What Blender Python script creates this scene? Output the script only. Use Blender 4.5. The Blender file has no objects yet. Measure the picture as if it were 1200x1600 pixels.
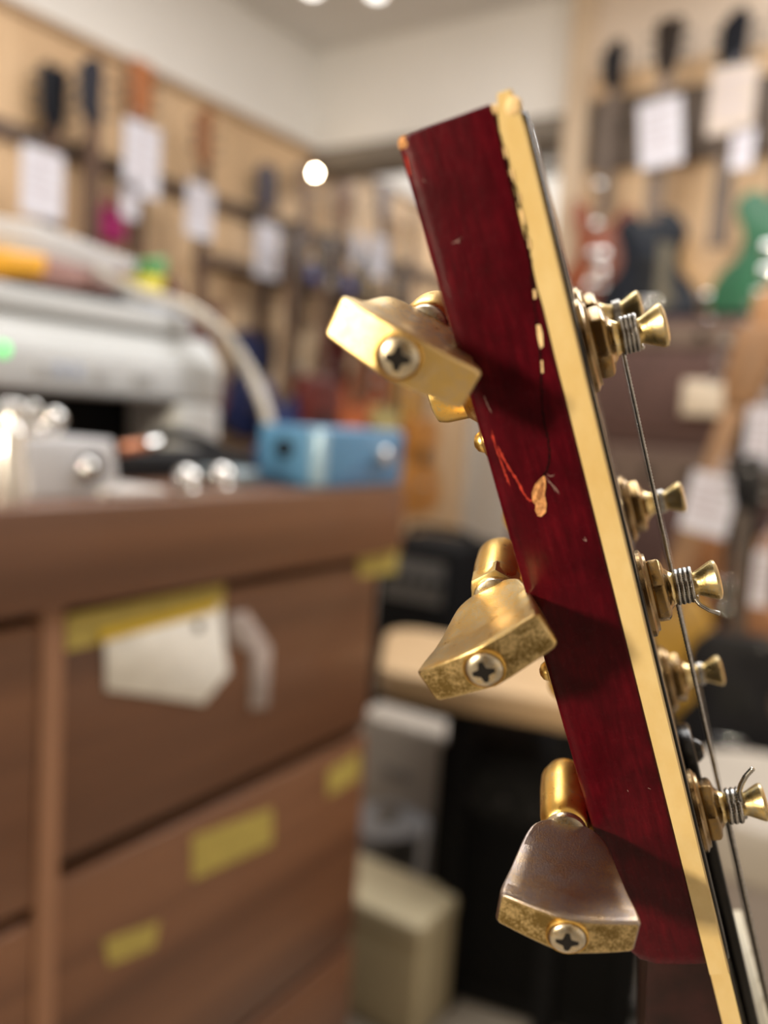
import bpy, bmesh, math, random
from mathutils import Vector, Matrix
random.seed(7)
SC = bpy.context.scene
COL = SC.collection
PI = math.pi
# ------------------------------------------------------------------ camera frame (world: z up, y along the counter, x along the far wall)
F = 1330.0
def nrm(v): return Vector(v).normalized()
AY = nrm((874, 87, -1330))
AX = -Vector((-2052, 275, -1330)); AX = (AX - AY*AX.dot(AY)).normalized()
AZ = AX.cross(AY)
R = Matrix((AX, AY, AZ))                      # camera -> world
CAM = Vector((0, 0, 1.0))
def ray(px, py): return R @ Vector(((px-600)/F, (800-py)/F, -1))
def on_x(px, py, x): r = ray(px, py); return CAM + r*(x/r.x)
def on_y(px, py, y): r = ray(px, py); return CAM + r*(y/r.y)
def on_z(px, py, z): r = ray(px, py); return CAM + r*((z-1)/r.z)

# ------------------------------------------------------------------ materials
MATS = {}
def new_mat(name):
    m = bpy.data.materials.new(name); m.use_nodes = True
    nt = m.node_tree; b = nt.nodes['Principled BSDF']
    MATS[name] = m
    return m, nt, b
def N(nt, t, **kw):
    n = nt.nodes.new(t)
    for k, v in kw.items():
        if k in n.inputs: n.inputs[k].default_value = v
        else: setattr(n, k, v)
    return n
def noise(nt, scale, detail=4, rough=.55, stretch=None, coord='Object'):
    tc = N(nt, 'ShaderNodeTexCoord'); mp = N(nt, 'ShaderNodeMapping')
    nt.links.new(tc.outputs[coord], mp.inputs['Vector'])
    if stretch: mp.inputs['Scale'].default_value = stretch
    nz = N(nt, 'ShaderNodeTexNoise'); nz.inputs['Scale'].default_value = scale
    nz.inputs['Detail'].default_value = detail; nz.inputs['Roughness'].default_value = rough
    nt.links.new(mp.outputs['Vector'], nz.inputs['Vector'])
    return nz.outputs['Fac']
def ramp(nt, src, stops):
    r = N(nt, 'ShaderNodeValToRGB'); e = r.color_ramp.elements
    while len(e) < len(stops): e.new(.5)
    for q, (p, c) in zip(e, stops):
        q.position = p; q.color = (*c, 1) if len(c) == 3 else c
    nt.links.new(src, r.inputs['Fac'])
    return r.outputs['Color']
def bump(nt, b, src, strength, dist):
    bp = N(nt, 'ShaderNodeBump'); bp.inputs['Strength'].default_value = strength; bp.inputs['Distance'].default_value = dist
    nt.links.new(src, bp.inputs['Height']); nt.links.new(bp.outputs['Normal'], b.inputs['Normal'])
def mat(name, c, rough=.5, metal=0, vary=.08, scale=8, coat=0, stretch=None, bmp=0, emit=None, es=0, coord='Object', trans=0):
    if name in MATS: return MATS[name]
    m, nt, b = new_mat(name)
    if max(c) < .05 and not metal: b.inputs['Specular IOR Level'].default_value = .12
    f = noise(nt, scale, stretch=stretch, coord=coord)
    lo = tuple(max(0, x*(1-vary)) for x in c); hi = tuple(min(1, x*(1+vary)) for x in c)
    nt.links.new(ramp(nt, f, [(.3, lo), (.7, hi)]), b.inputs['Base Color'])
    b.inputs['Roughness'].default_value = rough; b.inputs['Metallic'].default_value = metal
    b.inputs['Coat Weight'].default_value = coat; b.inputs['Coat Roughness'].default_value = .06
    if trans: b.inputs['Transmission Weight'].default_value = trans
    if bmp: bump(nt, b, f, bmp, .002)
    if emit: b.inputs['Emission Color'].default_value = (*emit, 1); b.inputs['Emission Strength'].default_value = es
    return m

def cherry():
    m, nt, b = new_mat('cherry_lacquer')
    g = noise(nt, 420, 8, .65, (2.4, .30, 2.4)); big = noise(nt, 110, 4, .6)
    mx = N(nt, 'ShaderNodeMath', operation='MULTIPLY'); nt.links.new(g, mx.inputs[0]); nt.links.new(big, mx.inputs[1])
    c = ramp(nt, mx.outputs[0], [(.08, (.024, .0002, .0017)), (.25, (.052, .0006, .0040)), (.44, (.095, .0022, .0072))])
    nt.links.new(c, b.inputs['Base Color'])
    b.inputs['Roughness'].default_value = .42
    b.inputs['Coat Weight'].default_value = .12; b.inputs['Specular IOR Level'].default_value = .08
    cr = ramp(nt, noise(nt, 600, 5, .6), [(.3, (.12,)*3), (.7, (.34,)*3)])
    nt.links.new(cr, b.inputs['Coat Roughness'])
    bp = N(nt, 'ShaderNodeBump'); bp.inputs['Strength'].default_value = .25; bp.inputs['Distance'].default_value = .0002
    nt.links.new(noise(nt, 900, 5, .6, (2.0, .5, 2.0)), bp.inputs['Height'])
    nt.links.new(bp.outputs['Normal'], b.inputs['Normal']); nt.links.new(bp.outputs['Normal'], b.inputs['Coat Normal'])
    return m
def worn_metal(name, gold, nickel, bias=.5, edge=True, rough=(.24, .42), fine=1500, bs=.5):
    """gold plating worn through to nickel: at the edges and in freckles"""
    m, nt, b = new_mat(name)
    f1 = noise(nt, fine, 3, .7); f2 = noise(nt, 330, 6, .65)
    ad = N(nt, 'ShaderNodeMath', operation='ADD'); nt.links.new(f1, ad.inputs[0]); nt.links.new(f2, ad.inputs[1])
    hf = N(nt, 'ShaderNodeMath', operation='MULTIPLY'); nt.links.new(ad.outputs[0], hf.inputs[0]); hf.inputs[1].default_value = .5
    fac = ramp(nt, hf.outputs[0], [(bias-.05, (0, 0, 0)), (bias+.05, (1, 1, 1))])
    src = fac
    if edge:
        bv = N(nt, 'ShaderNodeBevel', samples=6); bv.inputs['Radius'].default_value = .0011
        ge = N(nt, 'ShaderNodeNewGeometry')
        dt = N(nt, 'ShaderNodeVectorMath', operation='DOT_PRODUCT')
        nt.links.new(bv.outputs['Normal'], dt.inputs[0]); nt.links.new(ge.outputs['Normal'], dt.inputs[1])
        er = ramp(nt, dt.outputs['Value'], [(.955, (1, 1, 1)), (.996, (0, 0, 0))])
        mxx = N(nt, 'ShaderNodeMath', operation='MAXIMUM')
        nt.links.new(fac, mxx.inputs[0]); nt.links.new(er, mxx.inputs[1]); src = mxx.outputs[0]
    mix = N(nt, 'ShaderNodeMix', data_type='RGBA')
    mix.inputs[6].default_value = (*gold, 1); mix.inputs[7].default_value = (*nickel, 1)
    nt.links.new(src, mix.inputs[0]); nt.links.new(mix.outputs[2], b.inputs['Base Color'])
    b.inputs['Metallic'].default_value = 1
    nt.links.new(ramp(nt, f2, [(.3, (rough[0],)*3), (.7, (rough[1],)*3)]), b.inputs['Roughness'])
    bump(nt, b, f1, bs, .00006)
    return m
def wood(name, c0, c1, stretch, scale=6, rough=.45, coat=.0, c2=None):
    m, nt, b = new_mat(name)
    f = noise(nt, scale, 6, .6, stretch)
    st = [(.3, c0), (.7, c1)] if c2 is None else [(.28, c0), (.5, c2), (.72, c1)]
    nt.links.new(ramp(nt, f, st), b.inputs['Base Color'])
    b.inputs['Roughness'].default_value = rough; b.inputs['Coat Weight'].default_value = coat
    return m
CHERRY = cherry()
GOLD, NICK = (.86, .56, .17), (.60, .54, .44)
M_GOLD = worn_metal('worn_gold_plate', GOLD, (.68, .56, .32), .56, True, (.26, .44))
M_HOUS = worn_metal('gold_housing_plate', (.92, .60, .16), (.74, .58, .28), .60, True, (.24, .40))
M_BTN1 = worn_metal('gold_button_plate', (.88, .62, .24), (.62, .50, .34), .52, True, (.26, .40))
M_BTN2 = worn_metal('freckled_gold_button_plate', (.66, .44, .14), (.56, .44, .24), .52, True, (.26, .38), fine=3000, bs=.7)
M_BTN3 = worn_metal('bare_nickel_button_plate', (.50, .38, .25), (.37, .32, .30), .49, True, (.27, .36), fine=3800, bs=.8)
M_SCREW = worn_metal('nickel_screw_plate', (.78, .62, .36), (.66, .60, .48), .48, True, (.22, .36))
M_POST = worn_metal('brass_post_plate', (.80, .60, .25), (.66, .56, .36), .54, True, (.22, .38))
M_END = worn_metal('speckled_gold_end_plate', (.26, .18, .06), (.78, .60, .30), .52, True, (.24, .4), fine=2600)
M_END1 = worn_metal('bright_gold_end_plate', (.95, .68, .26), (.88, .66, .34), .52, True, (.26, .38), fine=700)
M_NUT_SHADE = worn_metal('shade_darkened_plate', (.34, .22, .08), (.28, .20, .11), .52, True, (.16, .30))  # plating colour darkened for the shade and dark reflections on the face side
M_RING = mat('gold_recess', (.92, .58, .16), .3, 1, .15, 300)
M_DARK = mat('dark_recess', (.006, .004, .003), .9, .3, .3, 300)
M_STEEL = mat('steel_string', (.55, .54, .52), .25, 1, .15, 800)
M_STEELD = mat('wound_string', (.42, .41, .40), .33, 1, .25, 900)
M_BIND = None
def binding_mat():
    m, nt, b = new_mat('aged_cream_binding')
    f = noise(nt, 160, 6, .6, (1, .5, 1))
    nt.links.new(ramp(nt, f, [(.3, (.66, .475, .19)), (.7, (.74, .575, .28))]), b.inputs['Base Color'])
    b.inputs['Roughness'].default_value = .38; b.inputs['Coat Weight'].default_value = .3
    b.inputs['Subsurface Weight'].default_value = .12; b.inputs['Subsurface Radius'].default_value = (1, .6, .3); b.inputs['Subsurface Scale'].default_value = .0012
    bump(nt, b, noise(nt, 300, 4), .12, .0002)
    return m
M_BIND = binding_mat()
M_BLACK = mat('black_lacquer', (.010, .010, .011), .22, 0, .3, 40, coat=.5)
M_BARE = mat('bare_mahogany', (.62, .30, .11), .75, 0, .35, 900, bmp=.5)
M_BAREL = mat('bare_pale_wood', (.80, .58, .30), .7, 0, .25, 900)
M_CRACK = mat('crack_shadow', (.006, .001, .001), .9, 0, .3, 900)
M_CRACKR = mat('red_edge_lacquer', (.42, .03, .015), .5, 0, .3, 600)
M_SCR = mat('scratch_grey', (.36, .24, .22), .6, 0, .3, 900)

# ------------------------------------------------------------------ mesh helpers
def obj(name, bm, m=None, parent=None, smooth=None, bevel=None, subsurf=0, loc=None):
    me = bpy.data.meshes.new(name); bmesh.ops.recalc_face_normals(bm, faces=bm.faces[:]); bm.to_mesh(me); bm.free()
    o = bpy.data.objects.new(name, me); COL.objects.link(o)
    if m: me.materials.append(m)
    if parent: o.parent = parent
    if loc is not None: o.location = loc
    if smooth is not None:
        for p in me.polygons: p.use_smooth = True
        if smooth < 180: me.set_sharp_from_angle(angle=math.radians(smooth))
    if bevel:
        md = o.modifiers.new('bevel', 'BEVEL'); md.width = bevel[0]; md.segments = bevel[1]; md.limit_method = 'ANGLE'; md.angle_limit = math.radians(35)
        for p in me.polygons: p.use_smooth = True
        md.harden_normals = False
    if subsurf:
        md = o.modifiers.new('sub', 'SUBSURF'); md.levels = subsurf; md.render_levels = subsurf
    return o
def tag(o, label=None, cat=None, group=None, kind=None):
    if label: o['label'] = label
    if cat: o['category'] = cat
    if group: o['group'] = group
    if kind: o['kind'] = kind
    return o
def empty(name, loc, rz=0, rot=None):
    o = bpy.data.objects.new(name, None); COL.objects.link(o); o.location = loc; o.empty_display_size = .02
    o.rotation_euler = rot if rot else (0, 0, rz)
    return o
def box(bm, x0, x1, y0, y1, z0, z1, mx=None):
    vs = [bm.verts.new((x, y, z)) for x in (x0, x1) for y in (y0, y1) for z in (z0, z1)]
    for f in ((0,1,3,2),(4,6,7,5),(0,4,5,1),(2,3,7,6),(0,2,6,4),(1,5,7,3)): bm.faces.new([vs[i] for i in f])
    if mx: bmesh.ops.transform(bm, matrix=mx, verts=vs)
    return vs
def prism(bm, pts, a0, a1, axis='z'):
    """pts 2-D outline; extruded along axis. z: (x,y), x: (y,z), y: (x,z)"""
    def P(p, a):
        return {'z': (p[0], p[1], a), 'x': (a, p[0], p[1]), 'y': (p[0], a, p[1])}[axis]
    A = [bm.verts.new(P(p, a0)) for p in pts]; B = [bm.verts.new(P(p, a1)) for p in pts]
    n = len(pts)
    for i in range(n): bm.faces.new((A[i], A[(i+1) % n], B[(i+1) % n], B[i]))
    bm.faces.new(A[::-1]); bm.faces.new(B)
    return A+B
def loft(bm, rings, cap=True):
    V = [[bm.verts.new(p) for p in r] for r in rings]; n = len(rings[0])
    for a, b in zip(V, V[1:]):
        for i in range(n): bm.faces.new((a[i], a[(i+1) % n], b[(i+1) % n], b[i]))
    if cap: bm.faces.new(V[0][::-1]); bm.faces.new(V[-1])
    return V
def frame_from(d):
    d = Vector(d).normalized(); u = d.orthogonal().normalized(); return d, u, d.cross(u)
def lathe(bm, o, d, prof, seg=32, ref=None):
    """prof: list of (dist along d, radius)"""
    o = Vector(o); d, u, v = frame_from(d)
    loft(bm, [[o+d*a+(u*math.cos(t)+v*math.sin(t))*max(r, 1e-6) for t in [2*PI*k/seg for k in range(seg)]] for a, r in prof])
def tube(bm, pts, r, seg=8, cap=True):
    pts = [Vector(p) for p in pts]; n = len(pts)
    u = None; rings = []
    for i, p in enumerate(pts):
        d = (pts[min(i+1, n-1)] - pts[max(i-1, 0)]).normalized()
        if u is None: u = d.orthogonal().normalized()
        u = (u - d*u.dot(d)).normalized(); v = d.cross(u)
        rr = r[i] if isinstance(r, (list, tuple)) else r
        rings.append([p+(u*math.cos(t)+v*math.sin(t))*rr for t in [2*PI*k/seg for k in range(seg)]])
    loft(bm, rings, cap)
def bez(p, n=20):
    """catmull-rom through points"""
    p = [Vector(q) for q in p]; p = [p[0]*2-p[1]]+p+[p[-1]*2-p[-2]]; out = []
    for i in range(1, len(p)-2):
        a, b, c, d = p[i-1:i+3]
        for k in range(n):
            t = k/n; out.append(.5*((2*b)+(c-a)*t+(2*a-5*b+4*c-d)*t*t+(3*b-a-3*c+d)*t**3))
    out.append(p[-2]); return out

# ------------------------------------------------------------------ THE GUITAR IN THE FOREGROUND
# local frame: x = through the headstock (back -> face), y = down the near side edge, z = across, away from the camera
def dv(right, down, fwd): return Vector((right, -down, -fwd))
Lc = dv(.299, .912, .288).normalized(); Tc = dv(.937, -.22, -.273); Tc = (Tc - Lc*Tc.dot(Lc)).normalized()
Mc = Tc.cross(Lc)
P0c = dv(.0036, -.0429, .114)
Lw, Tw, Mw = R@Lc, R@Tc, R@Mc
G = Matrix.Translation(CAM + R@P0c) @ Matrix((( Tw.x, Lw.x, Mw.x, 0), (Tw.y, Lw.y, Mw.y, 0), (Tw.z, Lw.z, Mw.z, 0), (0, 0, 0, 1)))
Gi = G.inverted()
CL = Gi @ CAM
def g_ray(px, py): return Gi.to_3x3() @ ray(px, py)
def g_m(px, py, m=0.0):        # pixel -> local point on plane z = m
    r = g_ray(px, py); return CL + r*((m-CL.z)/r.z)
def g_d(px, py, d): return CL + g_ray(px, py)*d
gt = empty('electric_guitar', (0, 0, 0)); gt.matrix_world = G
tag(gt, 'large worn cherry red guitar headstock with cream binding and gold tuners up close', 'guitar')

TW, TB, TF = .0130, .0165, .0173          # wood, binding, black face veneer
LE = .1400
# ---- headstock wood: outline in (y, z); near side z = 0
def outline(inset=0, topshift=0):
    return [(topshift-.0070, 0+inset), (LE-.004, 0+inset), (LE-.0012, .0008+inset), (LE, .0035+inset), (LE+.004, .013), (LE+.006, .016), (LE+.006, .046), (LE+.004, .050),
            (LE, .058), (LE-.004, .0605), (-.0065, .080), (-.0080, .077), (-.0085, .060), (-.004, .046), (.001, .040), (-.004, .034), (-.0078, .020), (-.0068, .008)]
bm = bmesh.new()
# rounded bottom at the back: the shoulder turns away near the end, so build the near slab as strips along x
xs = [0, .0006, .0018, .0045, .009, TW]
rings = []
for i, x in enumerate(xs):
    cut = [.0062, .0040, .0022, .0008, .0002, 0][i]
    pts = []
    for (y, z) in outline():
        yy = y
        if y > LE-.02: yy = y - cut*min(1, (y-(LE-.02))/.016)
        if y < .001: yy = y + [.0012, .0004, .0001, 0, 0, 0][i]
        pts.append((x, yy, z + ([.0004, .0001, 0, 0, 0, 0][i] if z < .001 else 0)))
    rings.append(pts)
loft(bm, rings)
hs = obj('headstock', bm, CHERRY, gt, bevel=(.0006, 3)); hs['label'] = 'cherry red lacquered headstock wood'
# ---- binding strip along the near side, top and beyond
bm = bmesh.new()
def strip(y0, y1, w=.0022, n=60):
    ring = []
    for k in range(n+1):
        y = y0+(y1-y0)*k/n
        top = max(0, 1-(y-y0)/.004)
        jit = (.0001*math.sin(k*1.7)+.00008*math.sin(k*4.1))*(1 if y > .0 else .3)
        xa, xb = TW+.00004+(.0009*top) + (jit if y < .03 else 0)*.8, TB-(.0007*top)
        z0 = .0001+.0001*top
        ring.append([(xa, y, z0), (xb-.0003, y, z0), (xb, y, z0+.0003), (xb, y, w), (xa, y, w)])
    loft(bm, ring)
strip(-.0078, LE+.0005)
bind = obj('binding', bm, M_BIND, gt, smooth=40); bind['label'] = 'aged cream plastic binding strip'
bm = bmesh.new()
pf = outline(.0021, .001)
prism(bm, [(p[0], p[1]) for p in pf], TW+.0002, TB-.0002, 'x')
obj('core_veneer', bm, M_BLACK, gt)
bm = bmesh.new(); prism(bm, [(p[0]+(.0014 if p[0] < 0 else 0), max(p[1], .0008)) for p in outline(.0008, .001)], TB-.0002, TF-.0003, 'x')
obj('face_veneer', bm, M_BLACK, gt, bevel=(.0003, 2))
# chipped top of binding
bm = bmesh.new()
for (px, py, s) in ((772, 171, .0005), (803, 165, .0011), (796, 170, .0008)):
    c = g_m(px, py, .0003)
    bmesh.ops.create_icosphere(bm, subdivisions=2, radius=s, matrix=Matrix.Translation(c) @ Matrix.Diagonal((1, 1.2, .35, 1)))
for v in bm.verts: v.co += Vector((random.uniform(-1, 1), random.uniform(-1, 1), 0))*.0001
o = obj('chipped_binding_tip', bm, M_BAREL, gt, smooth=60)

# ---- wear on the near side (raised or filled slivers following the real marks)
def patch(name, pix, m, h=.00006, parent=gt, lab=None, z=None):
    bm = bmesh.new(); P = [g_m(px, py, 0) for px, py in pix]
    prism(bm, [(p.x, p.y) for p in P], -h, .0004)
    o = obj(name, bm, m, hs)
    if lab: o['label'] = lab
    return o
def ribbon(name, pix, w, m, h=.00005, jitter=0, lab=None, seed=1):
    rnd = random.Random(seed); bm = bmesh.new()
    P = [g_m(px, py, 0) for px, py in pix]
    P = bez(P, 8)
    A, B = [], []
    for i, p in enumerate(P):
        d = (P[min(i+1, len(P)-1)]-P[max(i-1, 0)]).normalized(); nn = Vector((d.y, -d.x, 0))
        ww = w*(.45+rnd.random()*1.1)*min(1, (i+1)/4, (len(P)-i)/4)
        jj = nn*(rnd.random()-.5)*jitter
        A.append(p+nn*ww/2+jj); B.append(p-nn*ww/2+jj)
    rr = [[(a.x, a.y, -h), (b.x, b.y, -h), (b.x, b.y, .0003), (a.x, a.y, .0003)] for a, b in zip(A, B)]
    loft(bm, rr)
    o = obj(name, bm, m, hs)
    if lab: o['label'] = lab
    return o
crack_px = [(779, 205), (797, 268), (806, 300), (818, 345), (827, 400), (833, 450), (838, 505), (845, 560), (846, 610), (850, 655), (857, 690), (858, 722), (850, 742), (846, 756)]
ribbon('crack', crack_px, .00022, M_CRACK, jitter=.00018, lab='long dark crack down the headstock side', seed=3)
for i, pts in enumerate([
    [(796, 262), (800, 264), (805, 284), (801, 282)], [(786, 232), (789, 231), (792, 246), (789, 247)],
    [(812, 325), (815, 326), (821, 350), (817, 350)], [(833, 452), (837, 453), (838, 466), (834, 467)],
    [(838, 508), (844, 507), (848, 522), (849, 541), (844, 545), (840, 528)], [(845, 563), (848, 563), (849, 582), (846, 583)],
    [(809, 300), (811, 300), (814, 315), (811, 315)], [(824, 372), (827, 372), (829, 388), (826, 388)]]):
    patch('lacquer_chip', pts, M_BAREL, .00009)
patch('lacquer_chip', [(850, 743), (852, 746), (853, 760), (851, 772), (854, 788), (853, 800), (846, 807), (840, 806), (836, 797), (837, 789), (832, 783), (831, 770), (836, 757), (843, 749)], M_BARE, .0001, lab='large bare wood chip in the lacquer')
patch('lacquer_chip', [(845, 757), (849, 752), (849, 765), (843, 782), (838, 778), (840, 766)], mat('dark_bare_wood', (.28, .12, .04), .8, 0, .4, 900), .00014)
ribbon('scratch', [(777, 697), (790, 722), (806, 748), (822, 776), (832, 784)], .00028, M_CRACKR, jitter=.0001, lab='red scratch running to the bare chip', seed=5)
ribbon('scratch', [(768, 672), (775, 700), (788, 736), (797, 760)], .00025, M_CRACKR, jitter=.0001, seed=8)
for i, pts in enumerate([[(706, 380), (714, 377), (722, 371)], [(660, 281), (665, 284)], [(712, 376), (718, 379)], [(856, 752), (866, 760), (874, 772)], [(852, 744), (862, 757), (868, 768)],
                         [(855, 741), (860, 744), (866, 742)], [(910, 842), (916, 845), (913, 838)], [(980, 1234), (982, 1237)], [(1012, 1231), (1017, 1233)], [(756, 618), (762, 633), (768, 645)]]):
    ribbon('scratch', pts, .00008, M_SCR, seed=20+i)
# worn corner
bm = bmesh.new()
c = Vector((.0001, -.0060, .0008))
bmesh.ops.create_icosphere(bm, subdivisions=3, radius=.0012, matrix=Matrix.Translation(c+Vector((.0008, .0001, 0))) @ Matrix.Diagonal((.8, .9, .70, 1)))
obj('worn_corner', bm, M_BARE, hs, smooth=180)
ribbon('worn_edge', [(634, 240), (637, 256), (641, 275)], .0003, M_CRACKR, seed=31)

# ---- neck below the wing
bm = bmesh.new()
def neck_ring(l):
    t0 = .0022-.235*(l-.138)
    return [(TW+.0001, l, .0045), (t0+.004, l, .0042), (t0+.0012, l, .0052), (t0+.0018, l, .009), (t0+.0028, l, .018), (t0+.004, l, .030), (t0+.004, l, .042), (t0+.005, l, .051), (t0+.007, l, .055), (TW+.0001, l, .055)]
loft(bm, [neck_ring(l) for l in (.130, .1385, .145, .155, .17, .19, .23, .40)])
nk = obj('neck', bm, mat('dark_neck_lacquer', (.016, .004, .004), .35, 0, .6, 120, coat=.35), gt, smooth=50); nk['label'] = 'dark glossy neck below the headstock shoulder'
bm = bmesh.new(); loft(bm, [[(TW, l, .0035), (TB-.0002, l, .0035), (TB-.0002, l, .0065), (TW, l, .0065)] for l in (LE+.0006, .2, .40)])
obj('neck_binding', bm, M_BIND, gt)
bm = bmesh.new(); box(bm, TW+.0001, TB, LE, .40, .006, .054); obj('fretboard', bm, mat('dark_rosewood', (.02, .010, .006), .45, 0, .4, 60), gt)
# nut, truss-rod cover
NUT_L = .178
bm = bmesh.new(); box(bm, TB-.0002, TB+.0052, NUT_L, NUT_L+.005, .0085, .0515); obj('nut', bm, mat('bone', (.75, .68, .5), .4), gt, bevel=(.0006, 2))
bm = bmesh.new()
tc = []
for k in range(17):
    a = PI*k/16; tc.append((.121-.010*math.sin(a)*1.0, .030-.010*math.cos(a)))
tc += [(.150, .044), (.1745, .046), (.1745, .014), (.150, .016)]
prism(bm, tc, TF-.0004, TF+.0022, 'x')
tr = obj('truss_rod_cover', bm, M_BLACK, gt, bevel=(.0007, 3)); tr['label'] = 'glossy black truss rod cover'
bm = bmesh.new(); lathe(bm, (TF+.0018, .1155, .030), (1, 0, 0), [(0, .0024), (.0008, .0024), (.0018, .0016), (.0021, 0)], 20)
obj('cover_screw', bm, M_BLACK, tr, smooth=40)

# ---- tuning machines
def phillips(bm_unused, parent, c, ax, r, dome, rot, m=M_SCREW, name='button_screw'):
    d, u, v = frame_from(ax)
    bm = bmesh.new()
    prof = [(-.001, r), (.0002, r)] + [(.0002+dome*math.sin(t), r*math.cos(t)) for t in [PI/2*k/8 for k in range(1, 9)]]
    lathe(bm, c, ax, prof, 32)
    s = obj(name, bm, m, parent, smooth=50)
    return s
def cross_mesh(c, ax, r, top, rot):
    """four-armed recess blade, dark"""
    d, u, v = frame_from(ax); u2 = u*math.cos(rot)+v*math.sin(rot); v2 = d.cross(u2)
    bm = bmesh.new(); pts = []
    for k in range(4):
        a = k*PI/2
        e = (u2*math.cos(a)+v2*math.sin(a)); p = (v2*math.cos(a)-u2*math.sin(a))
        pts += [e*r*.34-p*r*.30, e*r*.97-p*r*.12, e*r+p*r*.0, e*r*.97+p*r*.12]
    A = [bm.verts.new(Vector(c)+q+d*(top-.0013)) for q in pts]; B = [bm.verts.new(Vector(c)+q+d*top) for q in pts]
    n = len(pts)
    for i in range(n): bm.faces.new((A[i], A[(i+1) % n], B[(i+1) % n], B[i]))
    bm.faces.new(A); bm.faces.new(B)
    return bm
def carve(target, cutter_bm):
    cut = obj('cutter', cutter_bm, M_DARK)
    cut.parent = target.parent
    bpy.context.view_layer.update()
    md = target.modifiers.new('b', 'BOOLEAN'); md.object = cut; md.operation = 'DIFFERENCE'; md.solver = 'EXACT'
    try: md.material_mode = 'TRANSFER'
    except Exception: pass
    dg = bpy.context.evaluated_depsgraph_get(); me = bpy.data.meshes.new_from_object(target.evaluated_get(dg))
    target.modifiers.clear(); target.data = me
    bpy.data.objects.remove(cut)

BW, BL = .0207, .0190
BPR = [(-1, -.86), (-.95, -1), (-.72, -1), (-.5, -1), (-.25, -1), (0, -1), (.25, -1), (.5, -1), (.72, -1), (.95, -1), (1, -.86), (1, 0), (1, .86), (.95, 1), (.72, 1), (.5, 1), (.25, 1), (0, 1), (-.25, 1), (-.5, 1), (-.72, 1), (-.95, 1), (-1, .86), (-1, 0)]
def button(parent, end, phi, m, length=BL, ear=None, crossrot=.3, dome=.0026, wide=0):
    """end: centre of the end face (local); phi: angle of the wide direction in the x-y plane"""
    e = Vector(end); wd = Vector((math.cos(phi), math.sin(phi), 0)); hd = Vector((-math.sin(phi), math.cos(phi), 0)); ax = Vector((0, 0, -1))
    W = [(0, .30), (.03, .42), (.07, .52), (.13, .60), (.22, .67), (.34, .735), (.48, .80), (.62, .86), (.76, .92), (.88, .97), (.96, .995), (1, 1)]
    H = [(0, .72), (.1, .74), (.25, .66), (.45, .62), (.65, .70), (.85, .90), (1, 1)]
    if wide: W = [(a, b+wide*max(0, 1-a*1.6)) for a, b in W]
    def itp(T, u):
        for (a, x), (b, y) in zip(T, T[1:]):
            if u <= b: return x+(y-x)*(u-a)/(b-a)
        return T[-1][1]
    bm = bmesh.new(); rings = []
    for i in range(25):
        u = i/24; w = itp(W, u)*BW/2; h = itp(H, u)*.0058/2
        bul = .0005*max(0, (u-.6)/.4); arc = dome*u**2
        q = []
        pr = BPR
        for (a, b) in pr:
            bb = b*h + (math.copysign(bul*(1-abs(a)), b) if abs(b) > .9 else 0)
            q.append(e - ax*(length*(1-u) + arc*abs(a)**1.3) + wd*a*w + hd*bb)
        rings.append(q)
    # slightly domed end
    u = 1.0
    for k, (sc, ad) in enumerate(((.975, .00035), (.93, .0006))):
        q = []
        for (a, b) in BPR:
            bul = .0005; bb = b*.0029 + (math.copysign(bul*(1-abs(a)), b) if abs(b) > .9 else 0)
            q.append(e + ax*(ad - dome*abs(a)**1.3) + wd*a*BW/2*(1-(1-sc)*.35) + hd*bb*sc)
        rings.append(q)
    V = loft(bm, rings, cap=False)
    bm.faces.new(V[0][::-1]); E_ = V[-1]
    for k in range(1, 9): bm.faces.new((E_[k], E_[k+1], E_[21-k], E_[22-k]))
    bm.faces.new((E_[0], E_[1], E_[21], E_[22], E_[23])); bm.faces.new((E_[9], E_[10], E_[11], E_[12], E_[13]))
    b = obj('button', bm, m, parent, smooth=38, bevel=(.00035, 3))
    b.data.materials.append(M_END1 if m is M_BTN1 else M_END)
    for p in b.data.polygons:
        if p.normal.dot(ax) > .72: p.material_index = 1
    # screw in a ringed seat
    c = e+ax*.0006
    bm = bmesh.new(); lathe(bm, c, ax, [(-.001, .0031), (.00005, .0031), (.00018, .0030), (.00018, .0029), (-.0002, .0028), (-.0008, .0028)], 40)
    rg = obj('screw_seat', bm, M_RING, parent, smooth=50)
    s = phillips(None, parent, c, ax, .00270, .0009, 0)
    carve(s, cross_mesh(c, ax, .00195, .0022, crossrot))
    # collar between button and housing
    n0 = e - ax*length
    bm = bmesh.new(); lathe(bm, n0+ax*.0006, -ax, [(0, .0026), (.0004, .0034), (.0012, .0036), (.0018, .0033), (.0022, .0028), (.004, .0028)], 32)
    obj('collar', bm, M_SCREW, parent, smooth=45)
    return n0
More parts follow.
